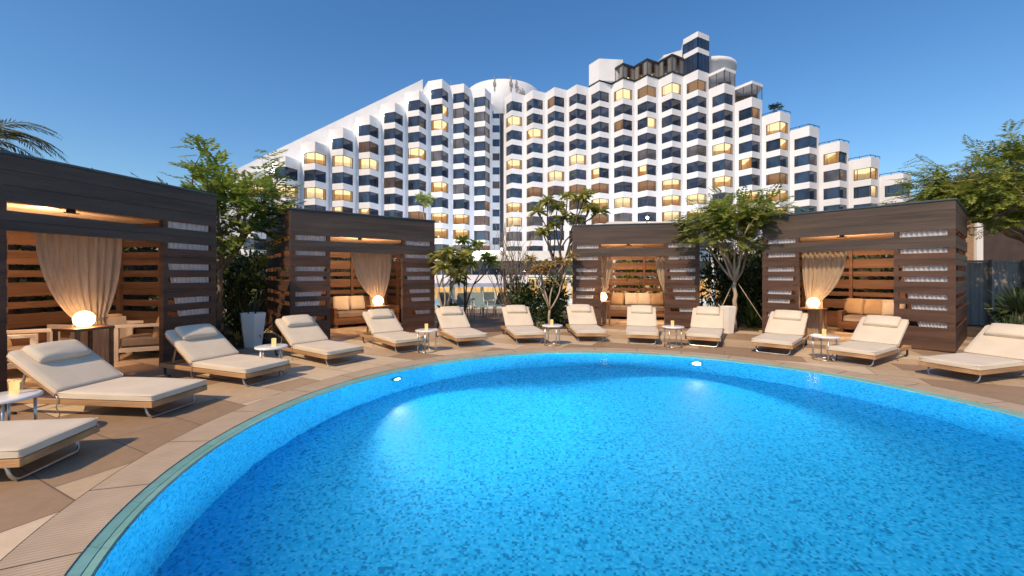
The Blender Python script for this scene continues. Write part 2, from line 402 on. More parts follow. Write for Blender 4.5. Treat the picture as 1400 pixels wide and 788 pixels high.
M['bark'] = pbr('bark_grey', [(.14, .105, .075), (.26, .20, .15)], 6, (1, 1, .3), .85, bump=.5, bscale=18)
M['barkpale'] = pbr('bark_pale', [(.30, .24, .17), (.46, .38, .28)], 5, (1, 1, .4), .8, bump=.4, bscale=16)
M['barkdark'] = pbr('bark_dark', [(.06, .042, .03), (.12, .085, .06)], 6, (1, 1, .3), .9, bump=.5, bscale=18)
M['soil'] = pbr('bed_soil', [(.03, .022, .015), (.08, .055, .035)], 14, rough=.95, bump=.8, bscale=30)
M['terrain'] = pbr('terrain', [(.10, .10, .06), (.16, .15, .10)], .2, rough=.95)
M['shade_toned_path'] = make_tiles('shade_toned_paving', [(.10, .062, .045), (.15, .095, .07), (.12, .075, .055)], (.9, .3), .5, R_(8), groove=(.05, .035, .025))  # brown-red paving, darkened so its colour holds the back deck's shade
M['court'] = make_tiles('court_paving', [(.20, .13, .09), (.28, .19, .13), (.24, .16, .11)], (1.2, 1.2), 0, 0, groove=(.1, .07, .05))
M['fascia'] = pbr('neighbour_roof', [(.055, .034, .026), (.08, .05, .038)], 2, rough=.6)
M['brick'] = None
M['fence'] = pbr('grey_fence_metal', [(.19, .185, .18), (.25, .245, .235)], 4, rough=.5)
M['sling'] = pbr('blue_grey_sling', [(.20, .30, .33), (.28, .38, .40)], 30, rough=.7)
M['chairframe'] = pbr('pale_chair_frame', [(.5, .55, .56), (.6, .64, .64)], 10, rough=.35, metal=.4)
M['whiteframe'] = pbr('white_chair_frame', [(.55, .50, .44), (.62, .57, .5)], 6, rough=.5)
M['taupe'] = pbr('taupe_cushion', [(.20, .16, .13), (.27, .22, .18)], 4, rough=.9, bump=.2, bscale=300)
M['tan'] = pbr('tan_pillow', [(.40, .27, .15), (.50, .35, .20)], 5, rough=.9, bump=.2, bscale=300)
M['cream'] = pbr('cream_pillow', [(.6, .52, .40), (.68, .6, .48)], 5, rough=.9, bump=.2, bscale=300)
M['sofawood'] = wood('sofa_timber', (.12, .06, .03), (.18, .09, .045), (.14, .07, .035))
M['aqua'] = pbr('far_pool_water', [(.30, .55, .62), (.45, .70, .76)], .6, rough=.08)
M['valance'] = pbr('awning_valance', [(.26, .30, .42), (.32, .36, .48)], 2, rough=.8)
M['awning'] = pbr('awning_canvas', [(.62, .63, .66), (.7, .71, .74)], 2, rough=.8)

def cloth(name, c1, c2, trans, transp=0.0, fine=240):
    m, nt, out = mat(name)
    tc = N(nt, 'ShaderNodeTexCoord'); mp = N(nt, 'ShaderNodeMapping'); mp.inputs['Scale'].default_value = (1, 1, .08); nt.links.new(tc.outputs['Object'], mp.inputs[0])
    n1 = N(nt, 'ShaderNodeTexNoise'); n1.inputs['Scale'].default_value = 26; n1.inputs['Detail'].default_value = 5; nt.links.new(mp.outputs[0], n1.inputs[0])
    r = ramp(nt, [(.35, c1), (.65, c2)], n1.outputs[0])
    b = N(nt, 'ShaderNodeBsdfDiffuse'); nt.links.new(r.outputs[0], b.inputs[0])
    t = N(nt, 'ShaderNodeBsdfTranslucent'); nt.links.new(r.outputs[0], t.inputs[0])
    mx = N(nt, 'ShaderNodeMixShader'); mx.inputs[0].default_value = trans; nt.links.new(b.outputs[0], mx.inputs[1]); nt.links.new(t.outputs[0], mx.inputs[2])
    last = mx
    if transp:
        tr = N(nt, 'ShaderNodeBsdfTransparent'); m3 = N(nt, 'ShaderNodeMixShader'); m3.inputs[0].default_value = transp
        nt.links.new(mx.outputs[0], m3.inputs[1]); nt.links.new(tr.outputs[0], m3.inputs[2]); last = m3
    nt.links.new(last.outputs[0], out.inputs[0]); return m
M['curtain'] = cloth('beige_curtain', (.50, .40, .29), (.62, .51, .38), .45)
M['sheer'] = cloth('white_sheer', (.78, .82, .88), (.90, .92, .96), .45, .08)
M['lampcurtain'] = emis('lit_restaurant_curtain', (1.0, .66, .30), .9, (.75, .42, .16), 1.2)
M['globe'] = emis('lantern_glow', (1.0, .58, .28), 24.0)
M['globecore'] = emis('bulb_glow', (1.0, .8, .5), 14)
M['candle'] = emis('candle_wax_glow', (1.0, .62, .20), 1.15, (1.0, .78, .38), 9)
M['poolglow'] = emis('pool_lamp_lens', (.75, .95, 1.0), 12)
M['spotglow'] = emis('floodlight_lens', (1.0, .93, .8), 18)

def make_brick():
    m, nt, out = mat('warm_brick')
    tc = N(nt, 'ShaderNodeTexCoord'); br = N(nt, 'ShaderNodeTexBrick'); br.inputs['Scale'].default_value = 4.0
    mp = N(nt, 'ShaderNodeMapping'); mp.inputs['Rotation'].default_value = (PI / 2, 0, 0); nt.links.new(tc.outputs['Object'], mp.inputs[0]); nt.links.new(mp.outputs[0], br.inputs[0])
    br.inputs['Color1'].default_value = (.42, .26, .14, 1); br.inputs['Color2'].default_value = (.30, .18, .10, 1); br.inputs['Mortar'].default_value = (.2, .15, .1, 1)
    b = N(nt, 'ShaderNodeBsdfPrincipled'); nt.links.new(br.outputs[0], b.inputs['Base Color']); b.inputs['Roughness'].default_value = .9
    nt.links.new(b.outputs[0], out.inputs[0]); return m
M['brick'] = make_brick()

# ================================================================== SETTING
def ring(mb, r0, z0, r1, z1, n=192, m=0, uvscale=True):
    """sloped annulus around the pool centre (uv: arc length, radius)"""
    for i in range(n):
        a, b = 2 * PI * i / n, 2 * PI * (i + 1) / n
        P = lambda r, t, z: (POOL.x + r * math.cos(t), POOL.y + r * math.sin(t), z)
        mb.uv[len(mb.f)] = [(a * r1, r1), (a * r1, r0), (b * r1, r0), (b * r1, r1)]
        mb.quad(P(r1, a, z1), P(r0, a, z0), P(r0, b, z0), P(r1, b, z1), m, True)

X0, X1, Y0, Y1 = -17.0, 19.0, -7.0, 17.6
def rim(t):
    c, s = math.cos(t), math.sin(t); k = []
    if c > 1e-6: k.append((X1 - POOL.x) / c)
    if c < -1e-6: k.append((X0 - POOL.x) / c)
    if s > 1e-6: k.append((Y1 - POOL.y) / s)
    if s < -1e-6: k.append((Y0 - POOL.y) / s)
    return min(k)
angs = sorted(set([2 * PI * i / 192 for i in range(192)] + [math.atan2(y - POOL.y, x - POOL.x) % (2 * PI) for x in (X0, X1) for y in (Y0, Y1)]))
mb = MB()
for i, a in enumerate(angs):
    b = angs[(i + 1) % len(angs)]
    pt = lambda r, t: (POOL.x + r * math.cos(t), POOL.y + r * math.sin(t), 0)
    mb.quad(pt(rim(a), a), pt(4.872, a), pt(4.872, b), pt(rim(b), b))
for (a, b) in (((X0, Y1), (X1, Y1)), ((X1, Y1), (X1, Y0)), ((X0, Y0), (X0, Y1))):
    mb.quad((*a, 0), (*b, 0), (*b, -2.7), (*a, -2.7))
structure(mb.build('pool_deck', M['deck']))
mb = MB(); ring(mb, 4.49, 0.0, 4.866, 0.0); ring(mb, 4.49, -.03, 4.49, 0.0); ring(mb, 4.866, 0.0, 4.872, -.02)
structure(mb.build('pool_coping', M['coping']))
mb = MB(); ring(mb, 4.425, -.022, 4.488, -.008); ring(mb, 4.418, -.03, 4.425, -.022); ring(mb, PR + .012, -.020, 4.418, -.022); ring(mb, PR, -.034, PR + .012, -.020); 
structure(mb.build('pool_lip', M['lip']))
# basin: wall and floor, uv in metres
mb = MB(); n = 192; D = -1.18
for i in range(n):
    a, b = 2 * PI * i / n, 2 * PI * (i + 1) / n
    P = lambda r, t, z: Vector((POOL.x + r * math.cos(t), POOL.y + r * math.sin(t), z))
    mb.uv[len(mb.f)] = [(a * PR, D), (a * PR, 0), (b * PR, 0), (b * PR, D)]
    mb.quad(P(PR, a, D), P(PR, a, -.034), P(PR, b, -.034), P(PR, b, D), 0, True)
    rs = [0.001, PR]
    p = [P(PR, a, D), P(PR, b, D), P(0.001, b, D), P(0.001, a, D)]
    mb.uv[len(mb.f)] = [(q.x + 20, q.y + 20) for q in p]
    mb.quad(*p)
structure(mb.build('pool_basin', M['pooltile']))
mb = MB(); pts = [(POOL.x + (PR - .002) * math.cos(2 * PI * i / n), POOL.y + (PR - .002) * math.sin(2 * PI * i / n), -.036) for i in range(n)]
mb.v = [Vector(p) for p in pts]; mb.f = [tuple(range(n))]; mb.m = [0]; mb.sm = [False]
structure(mb.build('pool_water', M['water']))

mb = MB(); S = 2500
mb.quad((-S, -S, -2.7), (S, -S, -2.7), (S, S, -2.7), (-S, S, -2.7))
structure(mb.build('ground', M['terrain']))
mb = MB(); mb.quad((-60, 17.7, -2.695), (60, 17.7, -2.695), (60, 52, -2.695), (-60, 52, -2.695))
structure(mb.build('lower_court', M['court']))
mb = MB(); mb.quad((-22, 52.01, -2.66), (30, 52.01, -2.66), (30, 63, -2.66), (-22, 63, -2.66))
structure(mb.build('lower_pool_water', M['aqua']))
def bed(name, poly):
    mb = MB(); mb.v = [Vector((x, y, .004)) for x, y in poly]; mb.f = [tuple(range(len(poly)))]; mb.m = [0]; mb.sm = [False]
    return structure(mb.build(name, M['soil']))

# ------------------------------------------------------------------ pool lamps, plus unseen ones added to brighten the walls
for i, ang in enumerate((143, 61, 222, 302, 340)):
    a = R_(ang); d = Vector((math.cos(a), math.sin(a), 0)); p = POOL + d * (PR - .02) + Vector((0, 0, -.42))
    if i < 2:
        t = thing('pool_lamp', ['round underwater pool lamp glowing on the wall in front of the second cabana', 'round underwater pool lamp glowing on the wall below the lounger beside the white planter'][i], 'pool lamp', p, a + PI, 'underwater lamps')
        Mx = Matrix.Rotation(PI / 2, 4, 'Y')
        b = MB(); b.lathe([(.085, 0), (.10, .004), (.10, .02), (.085, .024), (.075, .018)], (0, 0, 0), 28)
        b.v = [Mx @ v for v in b.v]; b.build('bezel', M['steel'], t)
        b = MB(); b.lathe([(.074, .012), (.05, .020), (.0001, .024)], (0, 0, 0), 28)
        b.v = [Mx @ v for v in b.v]; b.build('lens', M['poolglow'], t)
    def beam(e_, size, blend, tz, far):
        sp = bpy.data.lights.new('pool_spot', 'SPOT'); sp.energy = e_; sp.color = (.70, .93, 1.0); sp.spot_size = R_(size); sp.spot_blend = blend; sp.shadow_soft_size = .07
        so = bpy.data.objects.new('pool_spot', sp); COL.objects.link(so); so.location = p - d * .07
        tgt = p - d * far + Vector((0, 0, tz)); so.rotation_euler = (tgt - so.location).to_track_quat('-Z', 'Y').to_euler()
    if i < 2: beam(1550, 112, 1.0, -.42, 3.6); beam(1150, 104, .25, 3.6, 4)
    else: beam(1900, 104, .25, 3.6, 4)  # no fixture here: out-of-frame lamps added to light the opposite walls

# ================================================================== CABANAS
CD = 3.4
TOP = 3.15
GAPS = [(2.435, 2.555), (2.075, 2.18), (1.70, 1.81), (1.466, 1.57), (1.10, 1.205), (.87, .975), (.505, .61)]
SLATS = [(2.18, 2.435), (1.81, 2.075), (1.57, 1.70), (1.205, 1.466), (.975, 1.10), (.61, .87), (.03, .505)]
class Cab:
    def __init__(s, FL, FR, depth=CD):
        s.o = Vector((FL[0], FL[1], 0)); d = Vector((FR[0] - FL[0], FR[1] - FL[1], 0)); s.W = d.length; s.d = d.normalized()
        s.n = Vector((-s.d.y, s.d.x, 0)); s.rz = math.atan2(s.d.y, s.d.x); s.D = depth
    def w(s, x, y, z=0.0): return s.o + s.d * x + s.n * y + Vector((0, 0, z))
    def ray(s, px, y):
        """local x at local depth y that shows at photo column px"""
        k = (px - 700) / F; b = s.o + s.n * y
        # (b.x + d.x t) = k (b.y + d.y t)
        return (k * b.y - b.x) / (s.d.x - k * s.d.y)
    def loc(s, p):
        q = Vector((p[0], p[1], 0)) - s.o; return q.dot(s.d), q.dot(s.n)
cabs = [Cab((-6.61, 4.41), (-5.79, 8.17)), Cab((-5.17, 9.72), (-2.23, 12.04), 3.6), Cab((1.907, 13.17), (5.597, 12.42)), Cab((6.78, 11.30), (9.08, 8.53), 3.3)]
cl = ['dark slatted timber cabana at the far left beside the palm, with a wide open front',
      'dark timber cabana second from the left, its orange-lit slatted side facing the green tree',
      'dark timber cabana behind the middle loungers with two narrow tied-back curtains',
      'dark timber cabana furthest right, in front of the grey fence and brown house roof']
T = .028   # board thickness
for c, lab in zip(cabs, cl):
    W, D_ = c.W, c.D
    t = thing('cabana', lab, 'cabana', c.o, c.rz, 'poolside cabanas')
    xo0, xo1 = .237 * W, .737 * W       # opening
    def boards(mb, along, a0, a1, off, zs, mt=0):
        for (z0, z1) in zs:
            # split each board lengthwise into two planks with a hairline joint when tall
            parts = [(z0, z1)]
            if z1 - z0 > .2: 
                zm = (z0 + z1) / 2; parts = [(z0, zm - .002), (zm + .002, z1)]
            for (u, v) in parts:
                if along == 'x': mb.box(a0, a1, off, off + T, u, v, mt)
                else: mb.box(off, off + T, a0, a1, u, v, mt)
    # fascia
    mb = MB(); 
    z = 2.555
    for k in range(3):
        z2 = z + (TOP - 2.555) / 3; mb.box(0, W, 0, T, z + (.0015 if k else 0), z2 - .0015); z = z2
    soften(mb.build('fascia', M['cab_skytint'], t), .003)
    # beam running across the opening under the transom gap
    mb = MB(); mb.box(0, W, .001, T + .02, 2.181, 2.306); mb.box(0, W, .001, T + .02, 2.309, 2.434)
    soften(mb.build('beam', M['cab_skytint'], t), .003)
    # front panels
    for (a, b, post) in ((0, xo0, 0), (xo1, W, 1)):
        mb = MB(); boards(mb, 'x', a, b, 0, SLATS[1:])
        # posts: outer corner and opening side
        for (p0, p1) in ((a + .003, a + (.115 if not post else .085)), (b - (.085 if not post else .115), b - .003)):
            mb.box(p0, p1, T + .001, T + .07, .02, 2.56)
        # flush post face strips between boards
        mb.box(a + .004, a + (.11 if not post else .08), .004, T + .001, .03, 2.555)
        mb.box(b - (.08 if not post else .11), b - .004, .004, T + .001, .03, 2.555)
        soften(mb.build('front_panel', M['cabwood'], t), .003)
    # sides
    for x in (0, W - T):
        mb = MB(); boards(mb, 'y', T + .001, D_, x, SLATS)
        z = 2.555
        for k in range(3):
            z2 = z + (TOP - 2.555) / 3; mb.box(x, x + T, T + .001, D_, z + (.0015 if k else 0), z2 - .0015); z = z2
        xi = x + T + .001 if x == 0 else x - .071
        for y in (.10, D_ * .36, D_ * .68, D_ - .10):
            mb.box(xi, xi + .07, y, y + .09, .02, 2.56)
        soften(mb.build('side_wall', M['cabwoody'], t), .003)
    # back wall
    mb = MB(); boards(mb, 'x', T + .001, W - T - .001, D_ - T, SLATS)
    mb.box(T + .001, W - T - .001, D_ - T, D_, 2.555, TOP)
    for fx in (.03, .34, .66, .945): mb.box(fx * W, fx * W + .08, D_ - T - .071, D_ - T - .001, .02, 2.56)
    mb.build('back_wall', M['cabin'], t)
    mb = MB(); mb.box(-.02, W + .02, -.02, D_ + .02, TOP, TOP + .035); soften(mb.build('roof', M['cabroof'], t), .006)
    mb = MB()
    k = 12
    for i in range(k): mb.box(T + .002, W - T - .002, T + .002 + (D_ - 2 * T - .004) * i / k, T + (D_ - 2 * T - .004) * (i + 1) / k - .002, 2.66, 2.70)
    mb.build('ceiling', M['cabceil'], t)
    # small spot fitting under the ceiling
    mb = MB(); mb.lathe([(.05, 0), (.05, .06), (.02, .06), (.02, .12)], (W * .46, .35, 2.54), 12); mb.box(W * .46 - .1, W * .46 + .1, .34, .36, 2.53, 2.545)
    mb.build('ceiling_fitting', M['frame'], t)
    l = bpy.data.lights.new('added_fill_strip', 'AREA'); l.energy = 165; l.color = (1.0, .61, .34); l.shape = 'RECTANGLE'; l.size = W * .46; l.size_y = .08  # unseen strip, added to give the interior its warm glow
    lo = bpy.data.objects.new('added_fill_strip', l); COL.objects.link(lo); lo.location = c.w(W * .487, .95, 2.58)
    lo.rotation_euler = (c.n + Vector((0, 0, -.45))).to_track_quat('-Z', 'Z').to_euler()

def drape(x0, x1, z1, tie, zt, wt, wb, z0, y, n_pl, amp, mat_, c, name, label, cat, group=None, band=True, rod=True):
    """curtain hung from (x0..x1, z1), gathered at (tie, zt) to width wt, falling to width wb"""
    t = MB(); nu, nz = max(24, n_pl * 6), 36
    grid = []
    for j in range(nz + 1):
        z = z1 + (z0 - z1) * j / nz
        if z > zt:
            s = (z1 - z) / (z1 - zt); e = s ** 1.9 * .80 + s ** 6 * .20
            l = x0 + (tie - wt / 2 - x0) * e; r = x1 + (tie + wt / 2 - x1) * e
        else:
            s = (zt - z) / max(.01, zt - z0); e = s ** .6
            l = tie - wt / 2 - (wb - wt) / 2 * e; r = tie + wt / 2 + (wb - wt) / 2 * e
        row = []
        for i in range(nu + 1):
            u = i / nu; w = r - l
            a = amp * (1.0 + .5 * noise.noise(Vector((u * 5, z * .7, x0)))) * (.55 + .45 * min(1, w / (x1 - x0 + .01)))
            ph = 2 * PI * n_pl * u + .8 * noise.noise(Vector((u * 3, z * 1.3, 7 + x0)))
            yy = y + a * math.sin(ph) + .35 * a * math.sin(2.3 * ph + z)
            row.append((l + w * u, yy, z))
        grid.append(row)
    for j in range(nz):
        for i in range(nu): t.quad(grid[j][i], grid[j][i + 1], grid[j + 1][i + 1], grid[j + 1][i], 0, True)
    o = t.build(name, mat_, None, c.o, c.rz)
    bm = bmesh.new(); bm.from_mesh(o.data); bmesh.ops.remove_doubles(bm, verts=bm.verts, dist=1e-5); bm.to_mesh(o.data); bm.free()
    tag(o, label, cat, group)
    if band:
        b = MB(); b.tube([(tie + (wt / 2 + .012) * math.cos(a), y + (amp * 1.6 + .012) * math.sin(a), zt + .01 * math.sin(a)) for a in [2 * PI * k / 20 for k in range(20)]], .012, 6, 0, True)
        b.build('tieback', M['curtain'], o)
    if rod and band:
        b = MB(); b.tube([(x0 - .05, y, z1 + .02), (x1 + .05, y, z1 + .02)], .014, 8); b.build('curtain_rod', M['frame'], o)
    return o

def cx(i, px, y=.40): return cabs[i].ray(px, y)
drape(cx(0, 47), cx(0, 167), 2.28, cx(0, 124), .93, .40, .62, .03, .40, 9, .035, M['curtain'], cabs[0], 'curtain', 'wide beige curtain tied in the middle, hanging in the far-left cabana', 'curtain', 'tied beige curtains')
drape(cx(1, 480), cx(1, 536), 2.28, cx(1, 517), .98, .30, .46, .03, .40, 8, .032, M['curtain'], cabs[1], 'curtain', 'beige curtain tied above a round lamp in the second cabana from the left', 'curtain', 'tied beige curtains')
drape(cx(2, 823), cx(2, 837), 2.28, cx(2, 826), 1.05, .12, .16, .03, .40, 3, .03, M['curtain'], cabs[2], 'curtain', 'narrow beige curtain drawn to the lamp side of the middle cabana opening', 'curtain', 'tied beige curtains')
drape(cx(2, 896), cx(2, 912), 2.28, cx(2, 911), 1.05, .10, .14, .03, .40, 3, .03, M['curtain'], cabs[2], 'curtain', 'narrow beige curtain drawn to the side table edge of the middle cabana opening', 'curtain', 'tied beige curtains')
drape(cx(3, 1096), cx(3, 1159), 2.28, cx(3, 1113), .98, .34, .44, .03, .40, 9, .032, M['curtain'], cabs[3], 'curtain', 'beige curtain swept to one side above the lamp in the rightmost cabana', 'curtain', 'tied beige curtains')
nm = ['far-left', 'second-from-left', 'middle', 'rightmost']
for i, c in enumerate(cabs):
    W = c.W
    if i:
        drape(.12, .237 * W - .09, 2.62, .06 + .24, .35, .40, .46, .05, .068, 9, .018, M['sheer'], c, 'sheer_curtain', 'white sheer curtain behind the left slatted front panel of the %s cabana' % nm[i], 'curtain', 'white sheer curtains', False)
    drape(.737 * W + .09, W - .12, 2.62, W - .06 - .22, .35, .40, .46, .05, .068, 9, .018, M['sheer'], c, 'sheer_curtain', 'white sheer curtain behind the right slatted front panel of the %s cabana' % nm[i], 'curtain', 'white sheer curtains', False)

# ------------------------------------------------------------------ cabana furniture
def lantern(i, px, depth, z, r, label):
    c = cabs[i]; p = c.w(c.ray(px, depth), depth, 0)
    t = thing('side_table', 'small square side table carrying the round lamp in the %s cabana' % nm[i], 'side table', p, c.rz, 'cabana side tables')
    h = z - r * .98
    b = MB(); b.box(-.24, .24, -.24, .24, h - .05, h - .012); soften(b.build('table_top', M['sofawood'], t), .006)
    for sx in (-1, 1):
        for sy in (-1, 1):
            b = MB(); b.box(sx * .21 - .02, sx * .21 + .02, sy * .21 - .02, sy * .21 + .02, 0, h - .051); b.build('leg', M['sofawood'], t)
    g = thing('globe_lamp', label, 'lamp', p + Vector((0, 0, h - .012)), c.rz, 'round glowing lamps')
    b = MB(); b.lathe([(.0001, 0), (r * .5, 0), (r * .5, .015), (r * .3, .02)], (0, 0, 0), 20); b.build('lamp_base', M['steel'], g)
    b = MB(); b.ball((0, 0, r * .97), r, 0, 24, 14); b.build('globe', M['globe'], g)
lantern(0, 115, .12, .97, .12, 'large glowing round lamp in front of the wide beige curtain, far-left cabana')
lantern(1, 517, .12, .93, .13, 'glowing round lamp below the tied curtain in the second cabana from the left')
lantern(2, 824, .30, .92, .13, 'glowing round lamp half hidden by the left slats of the middle cabana')
lantern(3, 1112, .12, .92, .13, 'glowing round lamp under the swept curtain of the rightmost cabana')

def sofa(i, x0, x1, y1, label, pillows):
    """sofa against the back wall of a cabana, local x0..x1, back at y1"""
    c = cabs[i]; w = x1 - x0
    t = thing('sofa', label, 'sofa', c.w((x0 + x1) / 2, y1 - .45), c.rz, 'cabana sofas')
    b = MB(); b.box(-w / 2, w / 2, -.42, .42, .10, .30); soften(b.build('frame', M['sofawood'], t), .01)
    for sx in (-1, 1):
        b = MB(); b.box(sx * w / 2 - .05 - .05 * sx, sx * w / 2 + .05 - .05 * sx, -.43, .43, .301, .60); soften(b.build('armrest', M['sofawood'], t), .012)
        for sy in (-1, 1):
            b = MB(); b.box(sx * (w / 2 - .08) - .04, sx * (w / 2 - .08) + .04, sy * .36 - .04, sy * .36 + .04, 0, .099); b.build('leg', M['sofawood'], t)
    b = MB(); b.box(-w / 2 + .101, w / 2 - .101, .36, .43, .301, .72); soften(b.build('backrest', M['sofawood'], t), .01)
    n = 2
    for k in range(n):
        ww = (w - .22) / n
        b = MB(); b.cushion(.70, ww - .01, .17, Matrix.Translation((-w / 2 + .11 + ww * (k + .5), -.06, .385)), 0, seed=k + i * 3); b.build('seat_cushion', M['taupe'], t)
    for (fx, mt, tilt, lab) in pillows:
        o = thing('throw_pillow', lab, 'pillow', c.w(x0 + fx * w, y1 - .30, .49), c.rz + R_(tilt), 'throw pillows')
        b = MB(); b.cushion(.46, .48, .17, Matrix.Translation((0, 0, .22)) @ Matrix.Rotation(R_(72), 4, 'X'), 0, p=3.2, seed=fx * 9, side_h=0); b.build('pillow_cover', M[mt], o)
        b = MB(); b.tube([(sx * .232, -.07 + .14 * 0, .22 + sz * .20) for sx, sz in ((-1, -1), (1, -1), (1, 1), (-1, 1))], .005, 5, 0, True); b.build('piping', M[mt], o)
sofa(1, cx(1, 452, 2.6), cx(1, 540, 2.6), 3.1, 'brown sofa with upright pillows inside the second cabana from the left', [(.18, 'cream', -14, 'cream pillow at the left end of the sofa in the second cabana'), (.42, 'cream', 8, 'cream pillow leaning second along the sofa in the second cabana'), (.74, 'tan', -6, 'tan pillow nearest the round lamp on the sofa in the second cabana')])
sofa(2, cx(2, 828, 2.4), cx(2, 916, 2.4), 3.1, 'wide sofa with four pillows along the back of the middle cabana', [(.20, 'tan', -25, 'tan pillow turned sideways beside the lamp in the middle cabana'), (.42, 'cream', 4, 'cream pillow second from the lamp in the middle cabana'), (.62, 'cream', -4, 'cream pillow centred behind the lounger head in the middle cabana'), (.83, 'tan', 6, 'tan pillow at the end of the sofa away from the lamp, middle cabana')])
sofa(3, cx(3, 1146, 2.2), cx(3, 1236, 2.2), 3.0, 'brown sofa with orange-lit pillows inside the rightmost cabana', [(.2, 'tan', -20, 'dark tan pillow turned toward the lamp in the rightmost cabana'), (.52, 'tan', 3, 'tan pillow in the centre of the rightmost cabana sofa'), (.8, 'cream', 5, 'cream pillow at the slatted-panel end of the rightmost cabana sofa')])

def armchair(p, rz, label):
    t = thing('armchair', label, 'armchair', p, rz, 'white framed armchairs')
    for sx in (-1, 1):
        b = MB(); x = sx * .40
        b.box(x - .04, x + .04, -.40, -.33, 0, .62); b.box(x - .04, x + .04, .33, .40, 0, .62); b.box(x - .04, x + .04, -.40, .40, .621, .68); b.box(x - .035, x + .035, -.329, .329, .16, .24)
        soften(b.build('arm_frame', M['whiteframe'], t), .006)
    b = MB(); b.box(-.359, .359, -.38, -.32, .16, .24); b.box(-.359, .359, -.319, .299, .17, .22); b.box(-.359, .359, .30, .36, .16, .78); soften(b.build('seat_frame', M['whiteframe'], t), .006)
    b = MB(); b.cushion(.66, .70, .17, Matrix.Translation((0, -.02, .33)), 0, seed=3); b.build('seat_cushion', M['taupe'], t)
    b = MB(); b.cushion(.48, .66, .16, Matrix.Translation((0, .23, .60)) @ Matrix.Rotation(R_(75), 4, 'X'), 0, p=3.5, seed=5, side_h=.1); b.build('back_cushion', M['tan'], t)
armchair(G(203, 487), R_(-62), 'white framed armchair with tan back cushion beside the lounger, far-left cabana')
armchair(G(172, 484) + Vector((-.35, -.35, 0)), R_(-100), 'white framed armchair nearer the round lamp in the far-left cabana')
armchair(G(40, 512) + Vector((-.25, .0, 0)), R_(120), 'armchair half hidden behind the left slats of the far-left cabana')

# ================================================================== LOUNGERS, TABLES, PLANTERS
def make_lounger():
    U = .0
    t = thing('sun_lounger', 'x', 'sun lounger', (0, 0, 0), 0, 'sun loungers around the pool')
    b = MB()
    for sx in (-1, 1): b.box(sx * .352 - .016, sx * .352 + .016, 0.0, 1.98, .150 + U, .214 + U)
    b.box(-.335, .335, 0.0, .03, .151 + U, .213 + U); b.box(-.335, .335, 1.95, 1.98, .151 + U, .213 + U)
    for k in range(17):
        y = .10 + k * .065; b.box(-.335, .335, y, y + .045, .190 + U, .208 + U)
    soften(b.build('bed_frame', M['teak'], t), .005)
    def sled(name, y, mt, r, w, lean):
        pts = []; z1 = .148 + U; rr = .06
        pts.append((-w, y, z1)); pts.append((-w, y - lean * .3, .12))
        for k in range(5): a = PI / 2 * k / 4; pts.append((-w + rr * (1 - math.cos(a)), y - lean * (.5 + .5 * math.sin(a)), .085 - (.085 - r) * math.sin(a)))
        q = [(-x, yy, z) for (x, yy, z) in reversed(pts)]
        m_ = MB(); m_.tube(pts + q, r, 8); return m_.build(name, mt, t)
    sled('foot_leg', .16, M['steel'], .0125, .30, .05)
    for sx in (-1, 1):
        m_ = MB(); m_.tube([(sx * .318, 1.90, .149 + U), (sx * .318, 1.93, .13), (sx * .318, 1.925, .05), (sx * .318, 1.885, .018), (sx * .318, 1.80, .018)], .016, 8); m_.build('head_leg', M['rubber'], t)
        m_ = MB(); m_.tube([(sx * .375, 1.20, .27 + U), (sx * .381, 1.16, .22 + U), (sx * .381, 1.18, .12), (sx * .375, 1.14, .05), (sx * .372, 1.16, .01)], .006, 6); m_.build('hinge_strap', M['steel'], t)
    b = MB(); b.cushion(1.22, .735, .078, Matrix.Translation((0, .605, .253 + U)), 0, p=7, pipe=1, seed=1); b.build('seat_cushion', [M['cushion'], M['piping']], t)
    tl = R_(33); Mb = Matrix.Translation((0, 1.225, .250 + U)) @ Matrix.Rotation(tl, 4, 'X')
    b = MB()
    for sx in (-1, 1): b.box(sx * .33 - .015, sx * .33 + .015, .02, .75, -.035, -.005, 0, Mb)
    b.box(-.315, .315, .71, .74, -.034, -.006, 0, Mb); b.build('backrest_frame', M['teak'], t)
    for sx in (-1, 1):
        b = MB(); b.bar(Mb @ Vector((sx * .28, .55, -.036)), (sx * .28, 1.80, .225 + U), .02, .02); b.build('prop', M['steel'], t)
    b = MB(); b.cushion(.79, .735, .075, Mb @ Matrix.Translation((0, .385, .045)), 0, p=7, pipe=1, seed=2); bc = b.build('back_cushion', [M['cushion'], M['piping']], t)
    b = MB(); b.cushion(.29, .54, .105, Mb @ Matrix.Translation((0, .605, .125)), 0, p=3.6, pipe=1, seed=4, side_h=.14); b.build('headrest', [M['cushion'], M['piping']], t)
    return t
